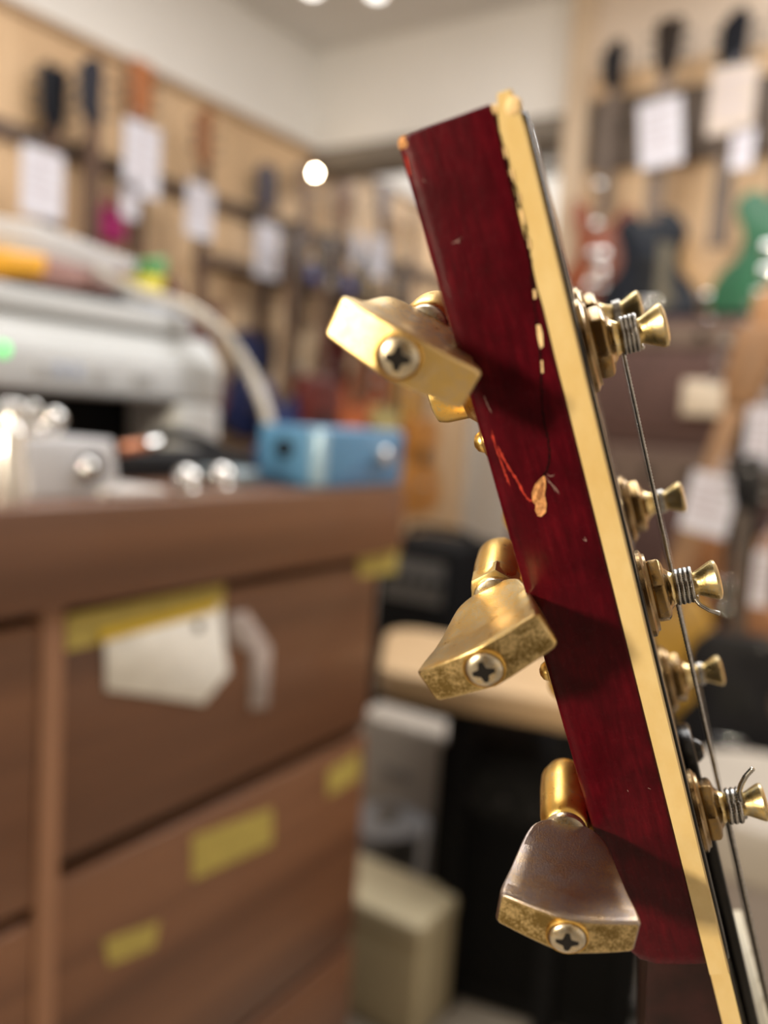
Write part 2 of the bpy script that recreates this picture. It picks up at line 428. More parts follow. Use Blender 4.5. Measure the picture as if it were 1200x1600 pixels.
def tuner(end, phi, m, length, ear, bar_r=.0043, bar_len=.016, crossrot=.3, disc=(.008, .0066), hexcol=False, wide=0):
    t = empty('tuning_machine', (0, 0, 0)); t.parent = gt
    n0 = button(t, end, phi, m, length, crossrot=crossrot, wide=wide)
    ax = Vector((0, 0, 1))
    bm = bmesh.new()
    s = n0+ax*.0006
    r = bar_r
    lathe(bm, s, ax, [(0, .0031), (.0004, .0036), (.0012, r*.93), (.0030, r), (bar_len*.6, r*1.02), (bar_len*.8, r*.98), (bar_len*.93, r*.75), (bar_len, r*.35), (bar_len+.0003, 0)], 36)
    if hexcol:
        lathe(bm, s+ax*.0002, ax, [(0, .0040), (.0003, .0046), (.0042, .0046), (.0046, .0040)], 6)
    hz = obj('housing', bm, M_HOUS, t, smooth=40)
    # round gear box below the barrel, and its foot plate with a screw
    cy = s.y+disc[0]; cz = s.z+.0085
    bm = bmesh.new()
    R0 = disc[1]; back = disc[2] if len(disc) > 2 else min(s.x-.0035, -.0052)
    lathe(bm, (.00005, cy, cz), (-1, 0, 0), [(0, R0+.0012), (.0008, R0+.0012), (.0012, R0*.9), (-back*.4, R0*.62), (-back*.8, R0*.60), (-back*.95, R0*.55), (-back, R0*.4), (-back-.0001, 0)], 40)
    obj('gear_cover', bm, M_HOUS, t, smooth=40)
    ec = Vector((0, ear[0], ear[1]))
    bm = bmesh.new()
    a = Vector((0, cy, cz)); d = (ec-a); L = d.length; d.normalize(); pp = Vector((0, -d.z, d.y))
    pl = [a+pp*.0055, a+d*(L*.6)+pp*.0026]
    for k in range(9):
        th = PI/2-PI*k/8; pl.append(ec+d*math.cos(th)*.0024+pp*math.sin(th)*.0024)
    pl += [a+d*(L*.6)-pp*.0026, a-pp*.0055]
    prism(bm, [(q.y, q.z) for q in pl], -.0011, .00005, 'x')
    obj('foot_plate', bm, M_HOUS, t, bevel=(.0003, 2))
    bm = bmesh.new(); lathe(bm, (-.0010, ear[0], ear[1]), (-1, 0, 0), [(0, .0017), (.0004, .0017), (.0011, .0013), (.0015, .0006), (.0016, 0)], 24)
    obj('plate_screw', bm, M_HOUS, t, smooth=50)
    return t
def ridged(bm, pts, r, ridge, seg=8):
    """wound string: ridges every other ring"""
    pts = [Vector(p) for p in pts]
    # resample
    L = [0]
    for a, b in zip(pts, pts[1:]): L.append(L[-1]+(b-a).length)
    step = ridge/2; n = max(2, int(L[-1]/step)); out = []; j = 0
    for k in range(n+1):
        s = L[-1]*k/n
        while j < len(L)-2 and L[j+1] < s: j += 1
        f = (s-L[j])/max(1e-9, L[j+1]-L[j]); out.append(pts[j].lerp(pts[j+1], f))
    tube(bm, out, [r if k % 2 else r*.70 for k in range(len(out))], seg)
def post(t, base, gauge, turns, tail=None, wound=True, ridge=.0004, nut_m=.02, simple=False, u0=.0058, hexrot=0):
    """base: local (y,z) of the post; returns nothing. wraps, washer, nut, post are sub-parts of the tuner"""
    y, z = base; o = Vector((TF-.0002, y, z)); ax = Vector((1, 0, 0))
    bm = bmesh.new(); lathe(bm, o, ax, [(0, .0073), (.0006, .0073), (.0008, .0070), (.0010, .0066), (.0014, .0064), (.0015, .0050), (.0015, .003)], 48)
    obj('washer', bm, M_NUT_SHADE, t, smooth=35)
    bm = bmesh.new(); lathe(bm, o+ax*.0013, ax, [(0, .0052), (.0003, .0056), (.0019, .0056), (.0023, .0050), (.0026, .0038), (.0030, .0033), (.0032, .0030)], 6 if True else 6)
    if hexrot: bmesh.ops.rotate(bm, verts=bm.verts, cent=o, matrix=Matrix.Rotation(hexrot, 3, 'X'))
    obj('bushing_nut', bm, M_NUT_SHADE, t, bevel=(.00025, 2))
    bm = bmesh.new(); lathe(bm, o, ax, [(.002, .0029), (.0044, .0029), (.0052, .0024), (.0060, .0020), (.0082, .0019), (.0088, .0021), (.0098, .0026), (.0108, .0031), (.0114, .0033), (.0118, .0032), (.0121, .0024), (.0122, .0008), (.0122, 0)], 36)
    ps = obj('string_post', bm, M_POST, t, smooth=30)
    if gauge:
        # coil
        bm = bmesh.new(); pts = []; R1 = .0022+gauge; n = int(turns*28)
        for k in range(n+1):
            a = 2*PI*k/28; pts.append(o+Vector((u0+.0021-(turns*gauge*1.75)*(k/n) + .0002, math.cos(a)*R1, math.sin(a)*R1)))
        # leave towards nut
        last = pts[-1]; a_end = 2*PI*n/28
        pts2 = pts
        if tail: pts2 = [Vector(q) for q in tail][::-1]+pts
        if wound: ridged(bm, pts2, gauge, ridge)
        else: tube(bm, pts2, gauge, 8)
        obj('string_winding', bm, M_STEEL, t, smooth=180)
        return o+Vector((u0+.0021-turns*gauge*1.75, 0, 0)), R1
# pixel -> local: shaft ends and posts
def face_pt(px, py, m):  # local (y,z) on plane z=m ignoring x
    p = g_m(px, py, m); return (p.y, m)
import sys
ends = [g_d(624, 557, .1090), g_d(757, 1042, .1222), g_d(886, 1459, .1250)]
specs = [dict(phi=None), dict(), dict()]
def img_dir_phi(px0, py0, px1, py1, z):
    a = g_m(px0, py0, z); b = g_m(px1, py1, z); d = b-a; return math.atan2(d.y, d.x)
phis = [img_dir_phi(536, 459, 755, 579, ends[0].z), img_dir_phi(651, 1047, 853, 950, ends[1].z), img_dir_phi(782, 1402, 997, 1448, ends[2].z)]
ears = [g_m(750, 692, .0085), g_m(853, 1049, .0085), Vector((0, ends[2].y+.013, .0085))]
T1 = tuner(ends[0], phis[0], M_BTN1, .0235, (ears[0].y, .0085), crossrot=.35, disc=(.0122, .0082, -.0092), wide=.16); T1['label'] = 'topmost near-side gold tuner with its button tilted to the right'
T2 = tuner(ends[1], phis[1], M_BTN2, .0225, (ears[1].y, .0085), bar_len=.0195, crossrot=.8, disc=(.0065, .0060), hexcol=True); T2['label'] = 'middle near-side gold tuner with its button tilted to the left'
T3 = tuner(ends[2], phis[2], M_BTN3, .0215, (ears[2].y, .0085), crossrot=.5, bar_len=.0165); T3['label'] = 'lowest near-side tuner with plating worn to grey nickel'
print('ends', [tuple(round(c*1000, 2) for c in e) for e in ends], 'phi', [round(math.degrees(p)) for p in phis], 'ears', [tuple(round(c*1000, 1) for c in e) for e in ears])
# posts on the face (near row)
def post_yz(px, py, x, zguess):
    p = g_m(px, py, zguess)
    return p
PZ = .013
near = []
for (px, py) in ((987, 521), (1075, 914), (1152, 1258)):
    p = g_m(px, py, PZ); near.append((p.y, PZ)); print('post', [round(c*1000, 2) for c in p])
far = []
for (px, py) in ((962, 488), (1024, 782), (1080, 1052)):
    z = .062; p = g_m(px, py, z); far.append((p.y, z)); print('far', [round(c*1000, 2) for c in p])
far = [(near[i][0]+dl, .0600-.0035*i) for i, dl in enumerate((.0035, .0012, -.0030))]
XW = TF+.0068
def g_at_x(px, py, x):
    r = g_ray(px, py); return CL + r*((x-CL.x)/r.x)
zt_ = PZ-.0025
tails = [None,
         [g_m(1086, 936, zt_), g_m(1094, 945, zt_-.0006), g_m(1108, 953, zt_-.001), g_m(1125, 959, zt_-.001)],
         [g_m(1155, 1236, zt_), g_m(1158, 1226, zt_-.0006), g_m(1165, 1213, zt_-.001), g_m(1177, 1200, zt_-.001)]]
gau = [.00036, .00042, .00050]
outs = []
for i, T in enumerate((T1, T2, T3)):
    outs.append(post(T, near[i], gau[i], (4, 4, 3)[i], tails[i], True, (.00030, .00038, .00050)[i], hexrot=.2*i))
# far row of tuners: same machines seen from their face side, buttons pointing away
for i in range(3):
    t = empty('tuning_machine', (0, 0, 0)); t.parent = gt
    t['label'] = ('topmost', 'middle', 'lowest')[i]+' far-side gold tuner, blurred beyond the headstock face'
    outs.append(post(t, far[i], (.00022, .00018, .00016)[i], 4, None, False))
    y, z = far[i]; bm = bmesh.new()
    lathe(bm, (.0000, y-.004, z-.002), (-1, 0, 0), [(0, .0075), (.0008, .0075), (.0010, .0066), (.0045, .0062), (.0056, .0050), (.0060, .0028), (.0061, 0)], 32)
    lathe(bm, (-.0046, y-.004, z-.002), (0, .12, 1), [(0, .0040), (.014, .0040), (.016, .0030)], 24)
    obj('housing', bm, M_HOUS, t, smooth=40)
    bm = bmesh.new()
    box(bm, -.003, .003, -.010, .010, 0, .016)
    for v in bm.verts:
        if v.co.z < .001: v.co.y *= .45
    o = obj('button', bm, M_GOLD, t, bevel=(.001, 3)); o.location = (-.0046, y-.002, z+.016)
# strings
nutz = [.0125, .0200, .0275, .0325, .040, .0475]
order = [(2, 0), (1, 1), (0, 2), (3, 3), (4, 4), (5, 5)]
for k, (pi_, ni) in enumerate([(2, 0), (1, 1), (0, 2), (3, 3), (4, 4), (5, 5)]):
    o, R1 = outs[pi_]
    sgn = 1 if pi_ < 3 else -1
    st = o + Vector((0, .0006, sgn*R1)); en = Vector((TB+.0056, NUT_L, nutz[ni]))
    g = [.00036, .00042, .00050, .00022, .00018, .00016][pi_]
    far_end = Vector((TB+.0056, .40, nutz[ni]))
    bm = bmesh.new(); 
    if pi_ < 3: ridged(bm, [st, en], g, g*1.6, 6)
    else: tube(bm, [st, en], g, 8)
    tube(bm, [en, far_end], g, 6)
    s = obj('string', bm, M_STEELD, gt, smooth=180)
    s['label'] = 'wound steel string' if pi_ < 3 else 'thin plain steel string'

#BACKGROUND
# ------------------------------------------------------------------ ROOM
XW_, YB, ZC = -2.3, 2.85, 2.47
M_WHITE = mat('white_plaster', (.84, .82, .79), .8, 0, .04, 2)
M_CEIL = mat('ceiling_paint', (.74, .72, .70), .85, 0, .03, 2)
M_PLY = wood('peach_plywood', (.58, .39, .225), (.76, .54, .33), (1, 1, .25), 5, .6)
M_DARKW = wood('dark_brown_wood', (.085, .055, .038), (.15, .10, .07), (.3, .3, 2), 6, .6)
M_FLOOR = mat('grey_beige_floor', (.30, .265, .22), .6, 0, .12, 5)
def struct(name, bm, m, **k):
    o = obj(name, bm, m, **k); o['kind'] = 'structure'; return o
bm = bmesh.new(); box(bm, -2.5, 2.0, -2.3, 6.2, -.06, 0); struct('floor', bm, M_FLOOR)
bm = bmesh.new(); box(bm, -2.5, 2.0, -2.3, 6.2, ZC+.25, ZC+.31); struct('ceiling', bm, M_CEIL)
bm = bmesh.new(); box(bm, -2.42, 2.0, -2.3, YB, ZC, ZC+.25); struct('ceiling', bm, M_CEIL)
bm = bmesh.new(); box(bm, -2.42, XW_-.02, -2.3, 6.2, 0, ZC+.25); struct('wall_left', bm, M_WHITE)
bm = bmesh.new(); box(bm, 1.9, 2.0, -2.3, 6.2, 0, ZC+.25); struct('wall_right', bm, M_WHITE)
bm = bmesh.new(); box(bm, -2.42, 2.0, -2.4, -2.3, 0, ZC+.25); struct('wall_rear', bm, M_DARKW)
bm = bmesh.new(); box(bm, -2.42, 2.0, 6.1, 6.2, 0, ZC+.25); struct('wall_far', bm, M_WHITE)
ZR = on_y(501, 245, YB).z
bm = bmesh.new(); box(bm, XW_-.02, 1.9, YB, YB+.15, ZR+.02, ZC+.0); struct('wall_front', bm, M_WHITE)
bm = bmesh.new(); box(bm, XW_-.02, 1.9, YB-.02, YB+.16, ZR-.055, ZR+.02); struct('trim_1', bm, mat('grey_brown_trim', (.20, .17, .14), .6))
ZP = on_x(299, 152, XW_).z
bm = bmesh.new(); box(bm, XW_-.02, XW_, -1.0, 6.1, .25, ZP); struct('wall_panel', bm, M_PLY)
bpy.data.objects['wall_panel'].name = 'trim_2'
bm = bmesh.new(); box(bm, XW_-.02, XW_+.02, -1.0, 6.1, ZP, ZP+.022); struct('trim_3', bm, wood('ply_edge', (.30, .19, .10), (.40, .26, .15), (1, 1, 1)))
# partition on the right: plywood below, cream paint above, post at its end
XP = on_y(918, 190, YB).x
bm = bmesh.new(); box(bm, XP, 1.9, YB-.02, YB, 0, on_y(1060, 100, YB).z); struct('trim_4', bm, M_PLY)
bm = bmesh.new(); box(bm, XP, 1.9, YB-.015, YB-.003, on_y(1060, 100, YB).z, ZC); struct('trim_5', bm, mat('pinkish_cream_paint', (.66, .55, .45), .8, 0, .04, 3))
bm = bmesh.new(); box(bm, XP-.06, XP+.02, YB-.06, YB-.0205, 0, ZC); struct('trim_6', bm, wood('pale_post', (.56, .43, .30), (.68, .54, .40), (2, 2, .2)))
# hanging rails with hooks
def rail(x0, y0, x1, y1, z, th, hooks, lab, dark=M_DARKW):
    r = empty('hanging_rail', (x0, y0, z)); tag(r, lab, 'rail')
    a = Vector((x0, y0, 0)); b = Vector((x1, y1, 0)); d = (b-a).normalized(); n = Vector((d.y, -d.x, 0))
    bm = bmesh.new(); pts = [Vector((0, 0, 0)), b-a, b-a+n*.022, n*.022]
    prism(bm, [(p.x, p.y) for p in pts], -th/2, th/2); obj('board', bm, dark, r)
    for h in hooks:
        bm = bmesh.new(); c = d*h
        for s in (-.022, .022):
            tube(bm, bez([c+n*.02+d*s*.3, c+n*.05+d*s, c+n*.09+d*s, c+n*.115+d*s+Vector((0, 0, .012))], 6), .005, 8)
        obj('hook', bm, mat('black_rubber', (.02, .02, .02), .6), r)
    return r
CH = mat('chrome', (.75, .75, .74), .12, 1)
M_PAPER = mat('white_paper', (.62, .61, .67), .7, 0, .03, 20)
M_PRINT = mat('tag_print', (.45, .40, .44), .7)
LP = [(0, .195), (.045, .20), (.085, .175), (.108, .13), (.095, .085), (.085, .045), (.10, .0), (.14, -.04), (.165, -.095), (.16, -.15), (.125, -.195), (.06, -.22), (0, -.225),
      (-.06, -.22), (-.125, -.195), (-.16, -.15), (-.165, -.095), (-.14, -.04), (-.10, .0), (-.088, .045), (-.098, .09), (-.118, .135), (-.10, .175), (-.055, .185), (-.035, .16)]
ST = [(.03, .13), (.05, .16), (.085, .19), (.115, .185), (.12, .15), (.10, .09), (.095, .04), (.11, -.01), (.145, -.06), (.16, -.12), (.145, -.18), (.09, -.215), (0, -.225),
      (-.09, -.215), (-.145, -.18), (-.16, -.12), (-.145, -.06), (-.11, -.01), (-.095, .04), (-.10, .10), (-.125, .165), (-.125, .225), (-.10, .235), (-.065, .195), (-.035, .14)]
AC = [(.03, .235), (.09, .23), (.135, .18), (.14, .12), (.115, .06), (.12, .01), (.165, -.05), (.20, -.13), (.185, -.21), (.12, -.255), (0, -.265),
      (-.12, -.255), (-.185, -.21), (-.20, -.13), (-.165, -.05), (-.12, .01), (-.115, .06), (-.14, .12), (-.135, .18), (-.09, .23), (-.03, .235)]
def sm(pts, n=4):
    P = [Vector((a, b, 0)) for a, b in pts]; P = P + [P[0]]; return [(q.x, q.y) for q in bez(P, n)[:-1]]
PROTO = {}
def hang_guitar(p, rz, shape, bodyc, headc, label, group, rough=.25, guard=None, cat='guitar', neckc=(.07, .035, .018), scale=1.0, tilt=0):
    """p: where the neck meets the hook (just under the headstock)"""
    r = empty('hanging_guitar', p, rot=(0, tilt, rz)); r.scale = (scale,)*3; tag(r, label, cat, group)
    bodym = mat('guitar_finish_%02d%02d%02d' % tuple(int(99*min(1, c)) for c in bodyc), bodyc, .4, 0, .25, 6, coat=.12)
    headm = mat('guitar_finish_%02d%02d%02d' % tuple(int(99*min(1, c)) for c in headc), headc, .5, 0, .25, 6)
    nm = mat('guitar_neck_%02d%02d' % (int(99*neckc[0]), int(99*neckc[1])), neckc, .45, 0, .2, 8)
    th = .10 if shape is AC else .045
    bm = bmesh.new(); prism(bm, [(a, b-.62) for a, b in sm(shape)], -th/2, th/2, 'y'); obj('body', bm, bodym, r, bevel=(.008, 3))
    bm = bmesh.new(); loft(bm, [[(-w, -.030, z), (w, -.030, z), (w*.9, -.012, z), (0, -.004, z), (-w*.9, -.012, z)] for z, w in ((.01, .0205), (-.20, .0235), (-.455, .0275))]); obj('neck', bm, nm, r)
    hp = {0: [(-.021, 0), (.021, 0), (.038, .05), (.044, .13), (.046, .165), (.020, .182), (0, .170), (-.020, .182), (-.046, .165), (-.044, .13), (-.038, .05)],
          1: [(-.021, 0), (.021, 0), (.030, .03), (.024, .07), (.028, .16), (.012, .19), (-.022, .18), (-.048, .15), (-.052, .11), (-.045, .04)]}[0 if shape is not ST else 1]
    bm = bmesh.new(); prism(bm, hp, -.030, -.014, 'y'); obj('headstock', bm, headm, r, bevel=(.003, 2))
    bm = bmesh.new(); box(bm, -.045, .045, -th/2-.006, -th/2+.001, -.73, -.712); obj('bridge', bm, CH, r, bevel=(.002, 2))
    for z in ((-.60, -.665) if shape is not AC else ()):
        bm = bmesh.new(); box(bm, -.034, .034, -th/2-.007, -th/2+.001, z-.018, z+.018); obj('pickup', bm, CH if guard is None else mat('black_plastic', (.02, .02, .02), .4), r, bevel=(.003, 2))
    if shape is AC:
        bm = bmesh.new(); lathe(bm, (0, -th/2-.001, -.58), (0, 1, 0), [(0, .05), (.003, .05)], 28); obj('sound_hole', bm, mat('black_plastic', (.02, .02, .02), .4), r)
    if guard:
        bm = bmesh.new(); prism(bm, [(.03, -.52), (.085, -.54), (.075, -.64), (.10, -.72), (.03, -.76), (.035, -.6)], -th/2-.004, -th/2+.001, 'y'); obj('pickguard', bm, mat('cream_plastic', guard, .4), r)
    for k in range(6):
        bm = bmesh.new(); s = 1 if k % 2 else -1; z = .045+.042*(k//2)
        lathe(bm, (s*.042, -.022, z), (s, 0, 0), [(0, .003), (.012, .003), (.013, .008), (.024, .008), (.025, .003)], 10); obj('tuning_peg', bm, mat('dull_peg_metal', (.25, .24, .22), .5, .8), r)
    return r
def tag_at(p, rz, w, h, label, tilt=0, m=M_PAPER):
    r = empty('price_tag', p, rot=(0, tilt, rz)); tag(r, label, 'price tag', None)
    bm = bmesh.new(); box(bm, -w/2, w/2, -.0012, .0012, -h/2, h/2); obj('card', bm, m, r)
    bm = bmesh.new()
    for k in range(5): box(bm, -w*.36, w*(.36-.1*(k % 3)), -.0016, -.0011, h*(.34-.14*k)-.004, h*(.34-.14*k)+.004)
    obj('printed_lines', bm, M_PRINT, r)
    bm = bmesh.new(); tube(bm, [(-.01, 0, h/2-.01), (0, .045, h/2+.05), (.01, 0, h/2-.01)], .0012, 5); obj('string_loop', bm, M_PAPER, r)
    return r
BLK = (.012, .013, .018)
# --- left wall. hook positions given by the pixel of the headstock foot
XG = XW_+.10
LW = [
 ((75, 205), LP, (.02, .02, .03), BLK, 'electric guitar with black headstock, first at the left edge of the plywood wall', .05),
 ((138, 198), ST, (.30, .20, .14), (.03, .03, .04), 'electric guitar with small dark headstock between the two large white tags', .05),
 ((212, 190), LP, (.22, .05, .02), (.42, .15, .05), 'electric guitar with orange-brown headstock behind the biggest white tag', -.05),
 ((313, 262), ST, (.10, .035, .03), (.28, .12, .05), 'guitar with narrow brown headstock, right of the orange-brown one', .04),
 ((408, 335), LP, (.02, .03, .10), (.05, .05, .09), 'guitar with dark blue headstock above the mid-wall price tag', .0),
 ((470, 330), ST, (.55, .40, .25), (.30, .20, .14), 'pale natural guitar hanging below the bright spotlight', .0),
 ((530, 352), LP, (.13, .012, .01), (.30, .16, .10), 'dark red guitar hanging behind the tilted top tuner button', .0),
 ((592, 352), ST, (.45, .11, .03), (.16, .12, .14), 'red-orange guitar hanging near the far end of the left wall', .0),
 ((640, 385), LP, (.60, .30, .05), (.35, .2, .08), 'amber guitar hanging next to the red headstock edge', .0),
]
for ii, ((px, py), sh, bc, hc, lab, tl) in enumerate(LW):
    p = on_x(px, py, XW_+(.055, .14)[ii % 2]); hang_guitar(p, PI/2, sh, bc, hc, lab, 'guitars on the left wall', tilt=0, neckc=(.10, .055, .035))
zs = [on_x(px, py, XG).z for (px, py), *_ in LW]
print('hook z', [round(z, 2) for z in zs])
ys = [on_x(px, py, XG).y for (px, py), *_ in LW]
rail(XW_, .6, XW_, 5.8, 1.74, .05, [y-.6 for y in ys[:6]], 'brown hanging rail running along the left plywood wall').location.z = 1.74
# tags left
for (px, py), w, h, lab in [((66, 287), .125, .175, 'white price tag hanging below the black headstock at far left'), ((222, 250), .135, .205, 'largest white price tag, hanging below the orange-brown headstock'),
                            ((203, 312), .06, .11, 'small pale tag tucked under the largest price tag'), ((312, 330), .115, .165, 'white price tag below the narrow brown headstock'),
                            ((418, 393), .125, .185, 'white price tag below the dark blue headstock'), ((592, 402), .125, .17, 'small far white price tag near the end of the left wall'), ((560, 392), .08, .13, 'faint grey tag left of the far white price tag')]:
    p = on_x(px, py, XG+.105); tag_at(p, PI/2, w, h, lab)
# shelf with small boxes on the left wall
ZS = on_x(440, 435, XW_).z
sh = empty('wall_shelf', (XW_, 2.2, ZS)); tag(sh, 'thin brown wall shelf carrying small coloured pedals', 'shelf')
bm = bmesh.new(); box(bm, 0, .09, 0, 2.6, -.03, 0); obj('shelf_board', bm, M_DARKW, sh)
bm = bmesh.new(); box(bm, 0, .02, .02, 2.58, -.12, -.03); obj('back_rail', bm, M_PLY, sh)
for px, c, lab in ((478, (.05, .08, .35), 'deep blue effect pedal on the wall shelf'), (462, (.45, .10, .08), 'red effect pedal on the wall shelf beside the blue one'), (540, (.10, .13, .45), 'violet-blue effect pedal further along the wall shelf'), (566, (.45, .35, .06), 'mustard effect pedal near the shelf end'), (505, (.6, .6, .58), 'pale grey effect pedal between the two blue ones')):
    y = on_x(px, 440, XW_+.05).y; r = empty('effect_pedal', (XW_+.045, y, ZS)); tag(r, lab, 'pedal', 'pedals on the wall shelf')
    bm = bmesh.new(); prism(bm, [(-.035, 0), (.035, 0), (.035, .04), (-.035, .11)], -.045, .045, 'y'); obj('enclosure', bm, mat('pedal_%d' % px, c, .35), r, bevel=(.004, 2))
    bm = bmesh.new(); lathe(bm, (.02, 0, .05), (.5, 0, .8), [(0, .012), (.012, .012), (.013, .010)], 14); obj('knob', bm, CH, r)
for (px, py), c, lab, nm, cat in (((170, 352), (.42, .02, .16), 'magenta soft case pouch hanging on the left wall', 'pouch', 'pouch'),):
    p = on_x(px, py, XW_+.04); r = empty(nm, p, rz=0); tag(r, lab, cat)
    bm = bmesh.new(); prism(bm, [(-.045, -.05), (.045, -.05), (.05, .03), (.02, .055), (-.02, .055), (-.05, .03)], -.03, .03, 'x'); obj('bag', bm, mat('magenta_cloth', c, .7), r, bevel=(.01, 3))
    bm = bmesh.new(); tube(bm, bez([(-.0, -.02, .05), (0, -.015, .085), (0, .015, .085), (0, .02, .05)], 6), .004); obj('strap', bm, mat('magenta_cloth', c), r)
# spotlight (bright disc by the panel top)
p = on_x(492, 270, XW_+.16)
sp = empty('spotlight', p); tag(sp, 'small glowing spotlight at the top of the left wall', 'lamp')
bm = bmesh.new(); bmesh.ops.create_icosphere(bm, subdivisions=3, radius=.011); obj('bulb', bm, mat('glowing_bulb', (1, .9, .7), .3, emit=(1, .84, .58), es=85), sp, smooth=180)
bm = bmesh.new(); lathe(bm, (-.010, 0, 0), (-1, 0, 0), [(0, .014), (.05, .022), (.055, .010), (.14, .008)], 20); obj('lamp_housing', bm, CH, sp, smooth=40)
# ceiling downlights
for (px, py), e in (((588, -15), 3.0), ((488, -20), 1.4)):
    p = on_z(px, py, ZC); r = empty('ceiling_light', (p.x, p.y, ZC)); tag(r, 'small round glowing ceiling light '+('left of the pair' if px < 500 else 'right of the pair'), 'lamp', 'ceiling lights')
    bm = bmesh.new(); lathe(bm, (0, 0, 0), (0, 0, -1), [(0, .045), (.012, .045), (.014, .036)], 24); obj('bezel', bm, M_WHITE, r)
    bm = bmesh.new(); lathe(bm, (0, 0, -.012), (0, 0, -1), [(0, .034), (.006, .030), (.007, 0)], 24); obj('diffuser', bm, mat('downlight', (1, 1, 1), .4, emit=(1, .95, .88), es=e), r)

# --- right partition guitars
YG = YB-.12
RW = [
 ((962, 146), ST, (.24, .05, .012), BLK, 'red-orange guitar with black headstock, leftmost on the partition', .84, None),
 ((1043, 122), LP, (.010, .013, .020), (.03, .022, .018), 'black electric guitar with dark headstock hanging on the partition', .92, (.10, .085, .055)),
 ((1150, 128), ST, (.45, .27, .12), BLK, 'tan guitar with black headstock at the upper right', 1.05, None),
]
for (px, py), s_, bc, hc, lab, sc, gd in RW:
    p = on_y(px, py, YG-(.07 if 'black electric' in lab else 0)); hang_guitar(p, 0, s_, bc, hc, lab, 'guitars on the right partition', guard=gd, neckc=(.14, .10, .075), scale=sc)
p = on_y(1252, 42, YG-.07); hang_guitar(p, 0, LP, (.003, .095, .035), (.02, .02, .02), 'bright green guitar cut by the right edge of the picture', 'guitars on the right partition', scale=1.0)
zr = on_y(1030, 205, YB).z
rail(XP+.03, YB-.02, 1.7, YB-.02, zr, on_y(1030, 150, YB).z-on_y(1030, 262, YB).z, [on_y(962, 150, YG).x-XP-.03, on_y(1040, 165, YG).x-XP-.03, on_y(1150, 128, YG).x-XP-.03], 'wide dark brown hanging board on the right partition', mat('smoky_brown_board', (.12, .09, .07), .6)).location.z = zr
for (px, py), w, h, lab, tl, m_ in [((1032, 208), .125, .19, 'white price tag tilted in front of the black guitar neck', -.12, M_PAPER), ((1144, 155), .125, .185, 'cream price tag at the upper right', 0, mat('cream_paper', (.52, .44, .38), .7)),
                              ((1160, 232), .06, .11, 'narrow grey tag hanging under the cream price tag', 0, M_PAPER)]:
    tag_at(on_y(px, py, YG-.125), 0, w, h, lab, tl, m_)
# things beyond the opening (bright back room): white cabinet
p = on_y(880, 270, 4.4)
cb = empty('wall_cabinet', (p.x, 4.4, 0)); tag(cb, 'white cabinet glowing pale beyond the opening', 'cabinet')
bm = bmesh.new(); box(bm, -1.2, .45, 0, .5, .0, 2.35); obj('cabinet_body', bm, mat('bright_white', (.80, .79, .76), .6), cb, bevel=(.01, 2))
bm = bmesh.new(); box(bm, -1.15, -.4, -.02, 0, .05, 2.30); obj('cabinet_door', bm, mat('bright_white', (.8, .8, .8)), cb, bevel=(.01, 2))
# chrome balls added as bright specks of reflected light beside the post
for (px, py) in ((936, 290), (931, 352), (926, 398), (921, 446)):
    p = on_y(px, py, YB-.14); r = empty('glint_ball', p); tag(r, {290: 'topmost', 352: 'second', 398: 'third', 446: 'lowest'}[py]+' added chrome glint ball of the vertical row beside the post', 'knob', 'chrome balls beside the post')
    bm = bmesh.new(); bmesh.ops.create_icosphere(bm, subdivisions=4, radius=.024); obj('ball', bm, CH, r, smooth=180)
    bm = bmesh.new(); lathe(bm, (0, .02, 0), (0, 1, 0), [(0, .008), (.10, .008)], 12); obj('stem', bm, CH, r)

# ------------------------------------------------------------------ LOWER RIGHT: amplifiers, stands, stool
M_TOLEX = mat('black_tolex', (.006, .006, .0065), .7, 0, .3, 60)
def amp(name, loc, rz, w, d, h, body, grille, panel, label, handle=True, cat='amplifier'):
    r = empty(name, loc, rz); tag(r, label, cat)
    bm = bmesh.new(); box(bm, -w/2, w/2, 0, d, 0, h); obj('cabinet', bm, body, r, bevel=(.012, 3))
    bm = bmesh.new(); box(bm, -w/2+.03, w/2-.03, -.006, .002, .04, h*.72); obj('speaker_grille', bm, grille, r, bevel=(.003, 2))
    bm = bmesh.new(); box(bm, -w/2+.03, w/2-.03, -.006, .002, h*.78, h*.94); pn = obj('control_panel', bm, panel, r)
    for k in range(5):
        bm = bmesh.new(); lathe(bm, (-w*.32+k*w*.16, -.006, h*.86), (0, -1, 0), [(0, .012), (.014, .011), (.015, .008)], 14); obj('knob', bm, M_BLACK, pn)
    if handle:
        bm = bmesh.new(); tube(bm, bez([(-.10, d/2, h-.005), (-.08, d/2, h+.025), (.08, d/2, h+.025), (.10, d/2, h-.005)], 6), .008); obj('handle', bm, M_TOLEX, r)
    return r
M_OX = mat('oxblood_grille', (.075, .036, .028), .8, 0, .3, 60); M_CREAMP = mat('cream_panel', (.55, .46, .35), .5)
def at_floor(px, py, y): p = on_y(px, py, y); return p
# stacked amps on the right, against the partition
p = on_y(1075, 700, 2.35)
amp('guitar_amplifier', (p.x+.02, 2.30, .0), 0, .66, .28, .50, mat('brown_tolex', (.085, .048, .034), .7), M_OX, M_DARKW, 'brown guitar amplifier at the bottom of the right stack', False)
amp('guitar_amplifier', (p.x+.02, 2.30, .50), 0, .66, .28, p.z-.50+.0, mat('brown_tolex', (.085, .048, .034), .7), M_OX, mat('brown_panel', (.10, .062, .043), .6), 'brown guitar amplifier in the middle of the right stack', False)
p2 = on_y(1060, 500, 2.35)
amp('guitar_amplifier', (p.x+.02, 2.30, p.z), 0, .66, .28, p2.z-p.z, mat('red_brown_tolex', (.075, .036, .028), .7), M_OX, M_DARKW, 'red-brown guitar amplifier on top of the right stack')
